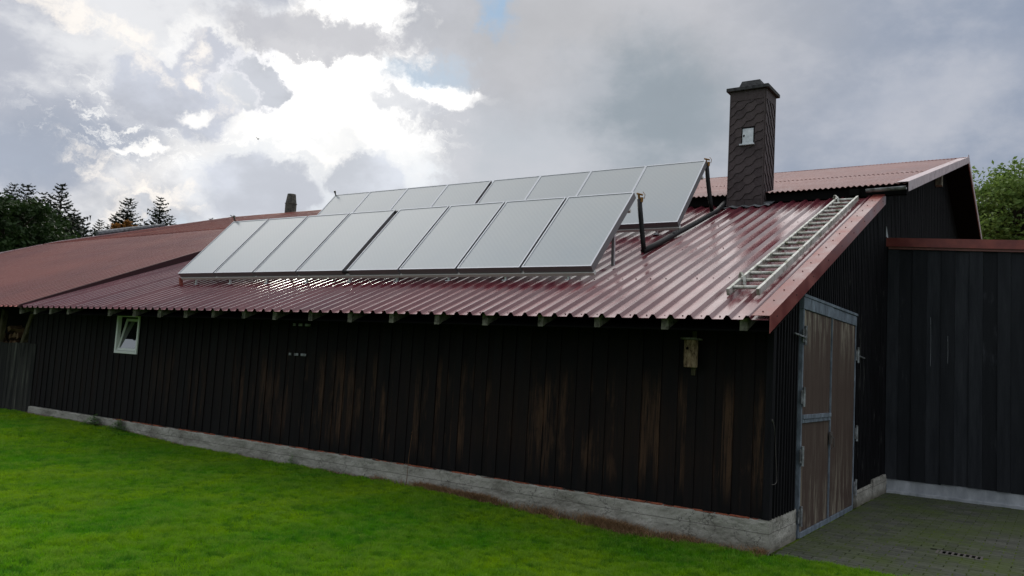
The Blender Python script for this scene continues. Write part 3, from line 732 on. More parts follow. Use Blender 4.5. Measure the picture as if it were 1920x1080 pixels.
# -- gutter under the right end of the main eave
mb = MB(); n = 8
for i in range(n):
    a_ = math.pi+i*math.pi/n; b_ = math.pi+(i+1)*math.pi/n
    q = []
    for (x_, zz) in ((-.02, 4.265), (.49, 4.275)):
        for ang_, rr in ((a_, .038), (b_, .038), (b_, .034), (a_, .034)): q.append((x_, 4.25+rr*math.cos(ang_), zz+rr*math.sin(ang_)))
    mb.pts8(q)
mb.tube([(-.02, 4.212, 4.265), (.49, 4.212, 4.275)], .006, 6)
mb.build('gutter', 'galvanised', barn, smooth=False)
mb = MB(); mb.box(-.24, -.12, 4.24, 4.34, 4.20, 4.29); mb.build('gutter_block', 'dark_inside', barn)
mb = MB(); mb.box(.0, .13, 11.2, 11.4, 5.82, 6.08); mb.build('purlin_end', 'old_timber', barn)
mb = MB(); k = 0; mb.v += [(.012, 5.62, 3.83), (.012, 5.79, 3.83), (.012, 5.62, 3.99), (.018, 5.62, 3.83), (.018, 5.79, 3.83), (.018, 5.62, 3.99)]
for q in ((0, 2, 1), (3, 4, 5), (0, 1, 4, 3), (1, 2, 5, 4), (2, 0, 3, 5)): mb.face(q)
mb.build('corner_flashing', 'pale_render', barn)
# -- open bay at the far left: low board front, leaning post, logs
mb = MB(); x = -24.5
while x < -13.66:
    w = pr.uniform(.09, .15); mb.box(x, x+w-.004, .0+pr.uniform(0, .012), .03, .08, 1.43+pr.uniform(-.02, .02) if x < -13.95 else 1.43, 0, pr.random()*(.2 if -14.7 < x < -13.95 else 1)); x += w
mb.build('bay_boards', 'weathered_boards', barn)
mb = MB(); mb.bar((-14.25, .06, 1.35), (-13.82, .02, 2.06), .10, .09, (0, 1, 0)); mb.build('bay_post', 'post_wood', barn, bevel=.01)
mb = MB(); mb.bar((-15.15, .06, 1.35), (-14.98, .02, 2.06), .10, .09, (0, 1, 0)); mb.build('bay_post', 'post_wood', barn, bevel=.01)

# -- slate-clad chimney
CX0, CX1, CY0, CY1, CZ0, CZ1 = -1.985, -1.448, 4.2, 4.685, 3.9, 5.915
mb = MB(); mb.box(CX0, CX1, CY0, CY1, CZ0, CZ1); chim = mb.build('chimney', 'slate_joint', barn)
chim['label'] = 'tall square slate-clad chimney'
def clip(poly, x0, x1, y0, y1):
    for ax, lim, sg in ((0, x0, 1), (0, x1, -1), (1, y0, 1), (1, y1, -1)):
        out = []
        for i in range(len(poly)):
            a, b = poly[i-1], poly[i]; ia = sg*(a[ax]-lim) >= 0; ib = sg*(b[ax]-lim) >= 0
            if ia != ib:
                t = (lim-a[ax])/(b[ax]-a[ax]); out.append((a[0]+t*(b[0]-a[0]), a[1]+t*(b[1]-a[1])))
            if ib: out.append(b)
        poly = out
        if len(poly) < 3: return []
    return poly
def cladding(org, ux, nrm, width, hgt, holes=(), mirror=False):
    mb = MB(); org = Vector(org); ux = Vector(ux); uz = Vector((0, 0, 1)); nrm = Vector(nrm)
    th_ = math.radians(-52 if mirror else 33); cu, su = math.cos(th_), math.sin(th_); TW, TH = .18, .118
    for rI in range(-4, 44):
        for cI in range(-12, 14):
            shape = [(.0, .028), (.045, .002), (.100, .002), (.155, .028), (.18, .028), (.18, .165), (.0, .165)]
            ofs = cI*TW+(rI*.075 % TW)
            poly = []; dep = {}
            r_ = pr.random()
            for (a, b) in shape:
                u_, w_ = a+ofs, b+rI*TH
                x_ = u_*cu-w_*su; z_ = u_*su+w_*cu
                poly.append((x_ if not mirror else x_, z_))
            pc = clip(poly, .012, width-.012, .13, hgt-.14)
            if not pc: continue
            bits = [pc]
            for (hx0, hx1, hz0, hz1) in holes:
                nb = []
                for pp in bits:
                    for box_ in ((0, hx0, -9, 9), (hx1, 9, -9, 9), (hx0, hx1, -9, hz0), (hx0, hx1, hz1, 9)):
                        q = clip(pp, *box_)
                        if q: nb.append(q)
                bits = nb
            for pp in bits:
                k = len(mb.v); front = []
                for (x_, z_) in pp:
                    w_ = -x_*su+z_*cu-rI*TH; dpt = .017-.09*max(0, w_)
                    mb.v.append(tuple(org+ux*x_+uz*z_+nrm*dpt))
                for (x_, z_) in pp: mb.v.append(tuple(org+ux*x_+uz*z_-nrm*.002))
                n = len(pp); mb.face([k+i for i in range(n)], 0, r_)
                for i in range(n): mb.face([k+i, k+n+i, k+n+(i+1) % n, k+(i+1) % n], 1, r_)
    # straight courses at foot and head
    x_ = .012; 
    while x_ < width-.02:
        x2 = min(x_+.13, width-.012); r_ = pr.random()
        for z0, z1 in ((.0, .128),):
            k = len(mb.v)
            for d_ in (.0, .007):
                for (a, b) in ((x_+.002, z0), (x2-.002, z0), (x2-.002, z1), (x_+.002, z1)): mb.v.append(tuple(org+ux*a+uz*b+nrm*d_))
            for q in ((4, 5, 6, 7), (0, 1, 5, 4), (1, 2, 6, 5), (2, 3, 7, 6), (3, 0, 4, 7)): mb.face([k+i for i in q], 0, r_)
        x_ = x2
    k = len(mb.v)
    for d_ in (.0, .016):
        for (a, b) in ((.012, hgt-.15), (width-.012, hgt-.15), (width-.012, hgt-.004), (.012, hgt-.004)): mb.v.append(tuple(org+ux*a+uz*b+nrm*d_))
    for q in ((4, 5, 6, 7), (0, 1, 5, 4), (1, 2, 6, 5), (2, 3, 7, 6), (3, 0, 4, 7)): mb.face([k+i for i in q], 0, .4)
    # corner trims
    for a in (0, width-.014):
        k = len(mb.v)
        for d_ in (.0, .017):
            for (p_, q_) in ((a, -.1), (a+.014, -.1), (a+.014, hgt-.004), (a, hgt-.004)): mb.v.append(tuple(org+ux*p_+uz*q_+nrm*d_))
        for q in ((4, 5, 6, 7), (0, 1, 5, 4), (1, 2, 6, 5), (2, 3, 7, 6), (3, 0, 4, 7)): mb.face([k+i for i in q], 0, .9)
    return mb
HD = (.195, .395, .965, 1.245)
cladding((CX0, CY0, 4.10), (1, 0, 0), (0, -1, 0), CX1-CX0, CZ1-4.10, [HD]).build('slate_cladding', ['slate', 'slate_joint'], chim)
cladding((CX1, CY0, 4.10), (0, 1, 0), (1, 0, 0), CY1-CY0, CZ1-4.10, (), True).build('slate_cladding', ['slate', 'slate_joint'], chim)
mb = MB()
mb.box(CX0-.05, CX1+.06, CY0-.06, CY1+.06, CZ1, CZ1+.055)
cx, cy = (CX0+CX1)/2, (CY0+CY1)/2
mb.pts8([(cx-.19, cy-.17, CZ1+.055), (cx+.19, cy-.17, CZ1+.055), (cx+.19, cy+.17, CZ1+.055), (cx-.19, cy+.17, CZ1+.055),
         (cx-.14, cy-.12, CZ1+.20), (cx+.14, cy-.12, CZ1+.20), (cx+.14, cy+.12, CZ1+.20), (cx-.14, cy+.12, CZ1+.20)])
mb.build('chimney_cap', 'cap_concrete', chim, bevel=.006)
mb = MB(); x_, z_ = CX0+.21, 4.10+.985
mb.box(x_, x_+.165, CY0-.012, CY0-.002, z_, z_+.235); mb.box(x_-.035, x_+.19, CY0-.05, CY0-.001, z_-.026, z_-.004)
mb.box(x_+.012, x_+.032, CY0-.02, CY0-.012, z_+.11, z_+.14, 1); mb.build('inspection_door', ['inspection_metal', 'hole'], chim, bevel=.002)
mb = MB()   # lead flashing dressed over the ribs
pf = []; x = CX0-.12; 
while x < CX1+.14: pf.append((x, .034+.012*math.sin((x+.02)/pitch*2*math.pi))); x += .02
mb.shell(pf, [CY0-.10, CY0-.05, CY0], zl, .003)
mb.shell([(CX1+.002, .05), (CX1+.08, .045), (CX1+.14, .04)], [CY0, CY0+.1, 4.4], zl, .003); mb.shell([(CX0-.12, .04), (CX0-.05, .045), (CX0-.002, .05)], [CY0, CY0+.1, 4.3], zl, .003)
mb.build('flashing', 'lead', chim)
# -- small metal flue behind the ridge
_d = ray(544.5, 396); _t = (12.8-CAM.y)/_d.y; fp = CAM+_d*_t-Vector((0, 0, .35))
mb = MB(); mb.tube([fp+Vector((0, 0, z)) for z in (-.1, .62, .625, .64, .645, 1.0, 1.005)], [.21, .21, .225, .225, .205, .155, .11], 20)
mb.build('flue', 'flue_metal', barn, smooth=False)
# -- grey ridge-light strip lying on the far verge
mb = MB(); a_ = Vector((-24.75, 7.0, zm(XL, 7.0)+.12)); b_ = Vector((-24.72, 9.4, zm(XL, 9.4)+.10)); mb.tube([a_, a_.lerp(b_, .5), b_], [.10, .09, .05], 8); mb.build('verge_pipe', 'lead', barn)

# ------------------------------------------------------------------ annex on the right
an = thing('annex', (0, 5.8, 0), 'flat-roofed black annex with wide boards and red roof edge, right of the barn', 'shed')
def az_(x): return 3.70-.0575*x
mb = MB(); x = .02; i = 0
while x < 7.5:
    w = pr.uniform(.15, .2); d_ = (.0, .016)[i % 2]; r_ = pr.random()
    mb.box(x+.001, x+w-.001+(.02 if i % 2 else 0), -.03+d_, .0+d_, .195+pr.uniform(-.008, .012), az_(x)-.002, 0, r_); x += w; i += 1
mb.build('annex_boards', 'annex_boards', an)
for x, z0, z1 in ((.62, 1.9, 2.62), (.845, 1.95, 2.35), (2.3, 2.2, 2.6)):
    mb = MB(); mb.tube([(x, -.033, z0), (x+.003, -.034, (z0+z1)/2), (x-.002, -.033, z1)], .0015, 5); mb.build('paint_drip', 'pale_render', an)
mb = MB(); mb.box(.04, 7.5, -.004, .2, -.05, .205, 0); mb.box(.05, 7.5, -.06, -.004, -.05, .035, 0)
mb.build('base_wall', 'pale_render', an, bevel=.006)
mb = MB(); mb.pts8([(-.03, -.08, az_(0)-.002), (7.7, -.08, az_(7.7)-.002), (7.7, -.05, az_(7.7)-.002), (-.03, -.05, az_(0)-.002), (-.03, -.085, az_(0)+.13), (7.7, -.085, az_(7.7)+.13), (7.7, -.05, az_(7.7)+.13), (-.03, -.05, az_(0)+.13)])
mb.build('roof_edge', 'red_trim', an)
mb = MB(); mb.pts8([(.03, -.05, 3.66), (7.7, -.05, 3.22), (7.7, 11, 3.22), (.03, 11, 3.66), (.03, -.05, 3.80), (7.7, -.05, 3.36), (7.7, 11, 3.36), (.03, 11, 3.80)]); mb.build('annex_roof', 'faded_red_sheet', an)
mb = MB(); mb.box(7.45, 7.5, .05, 11, 0, 3.2); mb.box(.04, 7.5, .22, .26, 0, 3.25); mb.build('annex_core', 'dark_inside', an)

# ------------------------------------------------------------------ solar collectors
def row_frame(BL, BR, TL, TR):
    BL, BR, TL, TR = map(Vector, (BL, BR, TL, TR)); ex = (BR-BL).normalized(); ev = ((TL-BL)+(TR-BR))/2; L = ev.length
    ev = (ev-ex*ev.dot(ex)).normalized(); en = ex.cross(ev).normalized(); return BL, ex, ev, en, L, (BR-BL).length
proto = None; ORD = ['first', 'second', 'third', 'fourth', 'fifth', 'sixth', 'seventh', 'eighth']
def make_collector(L):
    w = .935
    t = thing('solar_collector', (0, 0, 0), 'x', 'solar panel')
    mb = MB(); fr = .016; dp = .085
    mb.box(0, w, 0, fr, -dp, .003); mb.box(0, w, L-fr, L, -dp, .003); mb.box(0, fr, fr, L-fr, -dp, .003); mb.box(w-fr, w, fr, L-fr, -dp, .003); mb.box(fr, w-fr, fr, L-fr, -dp, -dp+.01)
    mb.build('frame', 'collector_side', t)
    mb = MB(); e_ = .0035; tz = .006
    mb.box(-e_, w+e_, -e_, fr, .003, tz); mb.box(-e_, w+e_, L-fr, L+e_, .003, tz); mb.box(-e_, fr, fr, L-fr, .003, tz); mb.box(w-fr, w+e_, fr, L-fr, .003, tz)
    mb.build('frame_rim', 'collector_frame', t)
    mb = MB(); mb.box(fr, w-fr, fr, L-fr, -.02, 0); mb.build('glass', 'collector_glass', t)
    return t
rows = [('front', (-9.936, .356, 2.747), (-2.133, .298, 2.723), (-9.90, 1.34, 3.80), (-2.133, 1.292, 3.767)),
        ('back', (-9.60, 2.44, 3.60), (-2.037, 2.455, 3.60), (-9.56, 3.39, 4.645), (-2.037, 3.375, 4.645))]
for nm, BL, BR, TL, TR in rows:
    o_, ex, ev, en, L, LX = row_frame(BL, BR, TL, TR)
    if proto is None: proto = make_collector(1.435)
    Mx = Matrix((ex, ev, en)).transposed().to_4x4()
    step = (LX-.935-.06)/7
    for i in range(8):
        o = proto if (nm == 'front' and i == 0) else copy_tree(proto)
        xo = i*step+(.06 if i >= 4 else 0)
        o.matrix_world = Matrix.Translation(o_+ex*xo) @ Mx
        where = {0: 'left end', 7: 'right end beside the black pipe'}
        if i in where: lab = 'pale glass solar collector at the %s of the %s row' % (where[i], nm)
        elif i == 3: lab = 'pale glass solar collector just left of the wide gap in the %s row' % nm
        elif i == 4: lab = 'pale glass solar collector just right of the wide gap in the %s row' % nm
        elif i < 3: lab = 'pale glass solar collector, %s from the left in the %s row' % (ORD[i], nm)
        else: lab = 'pale glass solar collector, %s from the right in the %s row' % (ORD[7-i], nm)
        tag(o, lab, 'solar panel', 'solar collectors in two tilted rows on the roof')
    # rack
    rk = thing('mounting_rack', o_, 'metal mounting rack under the %s row of solar collectors' % nm, 'rack', 'racks under the solar collectors')
    def loc(p): return Vector(p)-o_
    def fr_(a, b, c_): return ex*a+ev*b+en*c_
    mb = MB(); mb.bar(fr_(-.01, .012, -.108), fr_(LX+.01, .012, -.108), .05, .042, tuple(en)); mb.bar(fr_(-.01, L-.25, -.105), fr_(LX+.01, L-.25, -.105), .04, .035, tuple(en)); mb.build('rail', 'pale_rail', rk, bevel=.002)
    # clamps under the front rail, feet to the roof, rear struts
    for j in range(9):
        a = .35+j*(LX-.7)/8
        p = o_+fr_(a, .04, -.12); zr = zl(p.x, p.y)+.02
        mb = MB(); mb.bar(p-o_, Vector((p.x, p.y+.01, zr))-o_, .022, .03, (0, 1, 0)); mb.box(p.x-o_.x-.04, p.x-o_.x+.04, p.y-o_.y-.02, p.y-o_.y+.05, zr-o_.z-.004, zr-o_.z+.004); mb.build('front_foot', 'aluminium', rk)
    for j in range(9):
        a = (.06 if nm == 'front' else .55)+j*(LX-(.12 if nm == 'front' else 1.1))/8
        p = o_+fr_(a, L*.55, -.10); zr = zl(p.x, p.y+.02)+.03; q = Vector((p.x, p.y+.02, zr))
        mb = MB(); mb.bar(p-o_, q-o_, .035, .035, (0, 1, 0)); mb.build('rear_strut', 'aluminium', rk)
    mb = MB()
    for a in ([-.015] if nm == 'front' else []):
        p = o_+fr_(a, .0, -.09); mb.bar(p-o_, Vector((p.x, p.y+.02, zl(p.x, p.y)+.01))-o_, .04, .05, (0, 1, 0))
    if mb.v: mb.build('end_foot', 'red_trim', rk)
    # hose couplings at the central gap
    for b in (.02, L-.03):
        mb = MB(); g0 = 4*step-.02
        mb.tube([fr_(g0-.03, b, -.035), fr_(g0+.09, b, -.035)], .03, 10); mb.build('hose_coupling', 'insulation', rk)
    mb = MB(); mb.tube([fr_(.02, L+.01, .0), fr_(.02, L+.03, .05)], .012, 8); mb.tube([fr_(.02, L+.03, .05), fr_(.02, L+.05, .09)], .02, 8); mb.build('air_vent', 'flue_metal', rk)

# ------------------------------------------------------------------ insulated pipes
pt = thing('insulated_pipe', (-2.067, 1.543, 3.05), 'black insulated pipe rising from the roof to the collector rows, brass valves on top', 'pipe')
def rel(p, o=Vector((-2.067, 1.543, 3.05))): return Vector(p)-o
def rp(x, y, dz): return (x, y, zl(x, y)+dz)
mb = MB(); mb.tube([rel(p) for p in ((-2.118, 1.43, 3.71), (-2.104, 1.46, 3.5), (-2.083, 1.51, 3.20), (-2.076, 1.535, 3.075))], .031, 14)
mb.build('riser', 'insulation', pt, smooth=True)
mb = MB(); mb.tube([rel(p) for p in (rp(-2.078, 1.52, .050), rp(-2.055, 1.9, .052), rp(-2.0, 3.0, .056), rp(-1.985, 3.8, .056), rp(-2.03, 4.1, .065), rp(-2.08, 4.45, .075))], .036, 14)
mb.tube([rel(p) for p in (rp(-2.04, 2.3, .055), rp(-2.035, 2.45, .055))], .040, 14)
mb.build('roof_run', 'insulation', pt, smooth=True)
mb = MB(); mb.tube([rel(p) for p in ((-2.05, 3.47, 4.64), (-2.04, 3.52, 4.4), (-2.02, 3.60, 4.10), rp(-2.01, 3.66, .06))], .032, 14); mb.build('riser', 'insulation', pt, smooth=True)
for (x, y, z) in ((-2.118, 1.43, 3.71), (-2.05, 3.47, 4.64)):
    mb = MB(); mb.tube([rel((x, y, z)), rel((x-.005, y-.02, z+.07))], [.016, .014], 8); mb.tube([rel((x-.03, y-.02, z+.07)), rel((x+.045, y, z+.05))], .012, 8)
    mb.tube([rel((x+.035, y, z+.02)), rel((x+.03, y, z-.04))], .02, 8); mb.tube([rel((x+.045, y, z+.09)), rel((x+.075, y, z+.05)), rel((x+.065, y, z+.0))], .004, 6); mb.build('valve', 'brass', pt)

# ------------------------------------------------------------------ roof ladder
la = thing('ladder', (-.37, -.13, zl(-.3, -.13)+.03), 'weathered aluminium ladder lying flat on the red roof near the verge', 'ladder')
LO = Vector((-.37, -.13, zl(-.3, -.13)+.03)); up = Vector((0, -.377, .926))
def lp(x, t, h): # t metres up the slope
    y = -.22+t*.926; return Vector((x, y, zl(x, y)+.03))+up*h-LO
TL_ = 4.62
for xa, xb in ((-.365, -.350), (-.082, -.090)):
    mb = MB(); mb.bar(lp(xa, 0, .035), lp(xb, TL_, .035), .030, .066, tuple(up)); mb.build('stile', 'dull_aluminium', la, bevel=.003)
for i in range(18):
    t = .13+i*(TL_-.25)/17
    mb = MB(); mb.tube([lp(lerp(-.357, -.342, t/TL_), t, .045), lp(-.092, t, .045)], .0195, 8); mb.build('rung', 'dull_aluminium', la, smooth=True)
for t in (.42, TL_-.12):
    mb = MB(); x = lerp(-.365, -.35, t/TL_); pts = [lp(x+.05, t-.08, .01), lp(x+.04, t-.04, .08), lp(x, t, .115), lp(x-.025, t+.02, .07), lp(x-.03, t+.03, .0)]
    for a, b in zip(pts, pts[1:]): mb.bar(a, b, .03, .008)
    mb.build('hook', 'dull_aluminium', la)

# ------------------------------------------------------------------ nest box
nb = thing('nest_box', (-.77, -.075, 1.65), 'log nest box with round hole hanging under the barn eave', 'bird box')
mb = MB(); mb.tube([(0, 0, z) for z in (0, .006, .13, .262, .268)], [.058, .066, .068, .067, .062], 20); mb.build('log_body', 'log_bark', nb, smooth=False)
mb = MB(); mb.box(-.075, .085, -.10, .08, .270, .290); mb.build('lid', 'old_timber', nb, bevel=.004)
mb = MB(); mb.tube([(-.012, -.060, .185), (-.014, -.0705, .185)], .014, 12); mb.build('entrance_hole', 'hole', nb)
mb = MB(); mb.box(-.02, .022, .07, .088, -.075, .36); mb.build('back_batten', 'post_wood', nb, bevel=.002)

# ------------------------------------------------------------------ wire on the corner
mb = MB(); mb.tube([(0, 0, 0), (.0, .045, -.06), (.0, .10, -.30), (.0, .15, -.47), (.005, .14, -.55), (.01, .06, -.565), (.01, -.03, -.56)], .0032, 6); mb.tube([(0, .0, 0), (-.01, -.01, .02), (-.005, -.02, .03)], .007, 6)
o = mb.build('wire', 'rust_iron', None, smooth=True, loc=(.022, .02, 1.18)); tag(o, 'bent grey wire hanging from a nail at the barn corner', 'wire')

# ------------------------------------------------------------------ firewood in the open bay
fr = random.Random(5); FW_P = None
for i in range(20):
    mb = MB(); L = fr.uniform(.22, .34); r_ = fr.uniform(.05, .085); n = 3+(i % 2); rr = fr.random()
    pts = []
    for e in (0, L):
        for k in range(n):
            a = 2*math.pi*k/n; q = r_*fr.uniform(.8, 1.15); pts.append((q*math.cos(a), e, q*math.sin(a)))
    mb.v = pts
    for k in range(n): mb.face([k, (k+1) % n, n+(k+1) % n, n+k], 0, rr)
    mb.face(list(range(n))[::-1], 0, rr*.3); mb.face([n+k for k in range(n)], 0, rr)
    lv = i//8; xx = -15.3+(i % 8)*.2+fr.uniform(-.05, .05)+lv*.08
    o = mb.build('firewood_log', 'split_wood', None, bevel=.006, loc=(xx, .10+fr.uniform(0, .08), 1.40+lv*.13+fr.uniform(0, .04)))
    o.rotation_euler = (fr.uniform(-.35, .35), fr.uniform(0, 3), fr.uniform(-.9, .9))
    tag(o, 'split brown firewood log in the pile behind the low boards at the far left', 'firewood', 'firewood logs in the open bay')
mb = MB(); mb.box(-24.5, -13.95, .06, .34, .1, 1.36); mb.box(-24.5, -13.95, .2, .34, 1.36, 1.46); o = mb.build('log_stack_base', 'dark_inside', barn)

# ------------------------------------------------------------------ lawn blades
rng = np.random.default_rng(2)
def blades(name, mat, x, y, z, h, w, lean=.5, rn=None, kind=None, label=None, cat=None):
    n = len(x); a = rng.uniform(0, 2*np.pi, n); b = rng.uniform(0, 2*np.pi, n); ln = h*lean*rng.uniform(.1, 1, n)
    sx, sy = np.cos(a)*w/2, np.sin(a)*w/2; lx, ly = np.cos(b)*ln, np.sin(b)*ln
    V = np.empty((n, 5, 3)); z0 = z-.01
    V[:, 0] = np.stack([x-sx, y-sy, z0], 1); V[:, 1] = np.stack([x+sx, y+sy, z0], 1)
    V[:, 2] = np.stack([x+sx*.7+lx*.35, y+sy*.7+ly*.35, z+h*.6], 1); V[:, 3] = np.stack([x-sx*.7+lx*.35, y-sy*.7+ly*.35, z+h*.6], 1)
    V[:, 4] = np.stack([x+lx, y+ly, z+h], 1)
    me = bpy.data.meshes.new(name); me.vertices.add(n*5); me.vertices.foreach_set('co', V.ravel())
    base = (np.arange(n)*5)[:, None]; loops = np.concatenate([base+np.array([0, 1, 2, 3]), base+np.array([3, 2, 4])], 1).ravel()
    me.loops.add(n*7); me.loops.foreach_set('vertex_index', loops.astype(np.int32))
    me.polygons.add(n*2); st = np.stack([np.arange(n)*7, np.arange(n)*7+4], 1).ravel()
    me.polygons.foreach_set('loop_start', st.astype(np.int32)); me.update(calc_edges=True)
    at_ = me.attributes.new('rnd', 'FLOAT', 'FACE'); rr = rng.random(n) if rn is None else rn; at_.data.foreach_set('value', np.repeat(rr, 2).astype(np.float32))
    me.materials.append(MATS[mat]); o = bpy.data.objects.new(name, me); COL.objects.link(o)
    return tag(o, label, cat, kind=kind)
def gzv(x, y):
    gx = np.arange(-16.5, 3.01, .1); gy = np.arange(-9.5, .31, .1)
    G = np.array([[gz(a, b) for b in gy] for a in gx])
    fx = np.clip((x-gx[0])/.1, 0, len(gx)-1.001); fy = np.clip((y-gy[0])/.1, 0, len(gy)-1.001); i = fx.astype(int); j = fy.astype(int); u = fx-i; v = fy-j
    return G[i, j]*(1-u)*(1-v)+G[i+1, j]*u*(1-v)+G[i, j+1]*(1-u)*v+G[i+1, j+1]*u*v
def vnoise(x, y, sc, seed):
    g = np.random.default_rng(seed).random((256, 256)); fx = x/sc; fy = y/sc; i = np.floor(fx).astype(int); j = np.floor(fy).astype(int); u = fx-i; v = fy-j
    u = u*u*(3-2*u); v = v*v*(3-2*v); i %= 256; j %= 256; i1 = (i+1) % 256; j1 = (j+1) % 256
    return g[i, j]*(1-u)*(1-v)+g[i1, j]*u*(1-v)+g[i, j1]*(1-u)*v+g[i1, j1]*u*v
# candidate points, denser near the camera
NB = 3300000
x = rng.uniform(-16.4, 2.6, NB); y = rng.uniform(-7.6, .02, NB)
dx = x-CAM.x; dy = y-CAM.y; dp = dx*FW.x+dy*FW.y-1.5*FW.z; lat = dx*RT.x+dy*RT.y
dist = np.hypot(dx, dy)
keep = (dist > 5.0) & (np.abs(lat) < dp*.70+.5) & (rng.random(NB) < np.clip((7.5/dist)**1.35, 0, 1))
edge = np.where(x < .0, -.02+.0*x, .06+.03*np.sin(x*9)); keep &= y < edge
keep &= ~((x > -4.6) & (x < 0.1) & (y > -.10-.07*np.sin(x*4)) & (rng.random(NB) < .8))
x, y, dist = x[keep], y[keep], dist[keep]
n1 = vnoise(x, y, .05, 1)*.45+vnoise(x, y, .11, 2)*.35+vnoise(x, y, .3, 3)*.2
k = rng.random(len(x)) < np.clip((n1-.18)*3.2, .35, 1); x, y, dist, n1 = x[k], y[k], dist[k], n1[k]
cl = np.sin(x*2.1+1.3*np.sin(y*1.7))*np.sin(y*2.7+1.1*np.sin(x*1.3)); tuft = np.sin(x*11+2*np.sin(y*9))*np.sin(y*12+2*np.sin(x*7))
h = .030*(1+.25*cl+.25*tuft)*(.45+1.15*n1)*rng.uniform(.55, 1.35, len(x)); w = .0050*(dist/6)**.7*rng.uniform(.7, 1.4, len(x))
blades('lawn_grass', 'grass_blade', x, y, gzv(x, y), h, w, .9, rn=np.clip((n1-.5)*1.9+.42+rng.normal(0, .22, len(x)), 0, 1), kind='stuff', label='short bright green lawn in front of the barn', cat='grass')
# dry grass against the foundation
n = 34000; x = -4.9+4.9*rng.random(n)**.75; dens = np.clip(.35+.5*np.sin(x*3.1)+.4*np.sin(x*7.7+1), .05, 1); k = rng.random(n) < dens; x = x[k]
y = -.02-np.abs(rng.normal(0, .05, len(x)))*(1+.6*(x > -2.5)); h = rng.uniform(.03, .11, len(x))*(1+.7*np.clip(1-np.abs(x+2)/1.6, 0, 1))*np.exp(-np.abs(y)*4)
blades('dry_grass', 'dry_grass', x, y, gzv(x, np.minimum(y, 0)), h, np.full(len(x), .005), 1.6, kind='stuff', label='brown dried grass along the foot of the concrete foundation', cat='dry grass')
n = 1800; x = rng.uniform(-13.7, -5, n); y = -.02-np.abs(rng.normal(0, .03, n)); blades('dead_litter', 'dry_grass', x, y, gzv(x, y), rng.uniform(.01, .05, n), np.full(n, .008), 1.8, kind='stuff', label='sparse brown litter at the far end of the foundation', cat='dry grass')
# leafy weeds
for (xx, rr_, n, lab) in ((-11.25, .42, 800, 'low spreading green weed, left of its neighbour at the far foundation'), (-10.5, .36, 800, 'bushier green weed below the small window'), (-6.35, .10, 150, 'tiny green weed at the middle of the foundation')):
    mb = MB()
    for i in range(n):
        a = rnd.uniform(0, 6.28); q = abs(rnd.gauss(0, .45))*rr_; hx = math.cos(a)*q; hy = -abs(math.sin(a)*q*.5); hz = rnd.uniform(0, .19)*max(.1, 1-q/rr_)
        s_ = rnd.uniform(.012, .028); b = rnd.uniform(0, 6.28); tz = rnd.uniform(-.3, .6); k = len(mb.v)
        ux_, uy_ = math.cos(b)*s_, math.sin(b)*s_
        mb.v += [(hx, hy, hz), (hx+ux_-uy_*.4, hy+uy_+ux_*.4, hz+s_*tz*.6), (hx+2*ux_, hy+2*uy_, hz+s_*tz), (hx+ux_+uy_*.4, hy+uy_-ux_*.4, hz+s_*tz*.5)]; mb.face((k, k+1, k+2, k+3), 0, rnd.random())
    tag(mb.build('weed', 'weed_leaf', None, loc=(xx, -.06, gz(xx, -.06)+.01)), lab, 'weed', 'green weeds against the foundation')
# tall stalk in front of the wall
mb = MB(); mb.tube([(0, 0, 0), (.01, 0, .3), (.035, .0, .56), (.04, 0, .62)], [.004, .003, .0025, .001], 5)
for z in (.52, .56, .6): mb.tube([(.03, 0, z), (.05, -.01, z+.03)], [.004, .001], 4)
tag(mb.build('dry_stalk', 'dry_grass', None, loc=(-4.33, -.04, .08)), 'single thin dry stalk standing against the dark boards', 'plant')

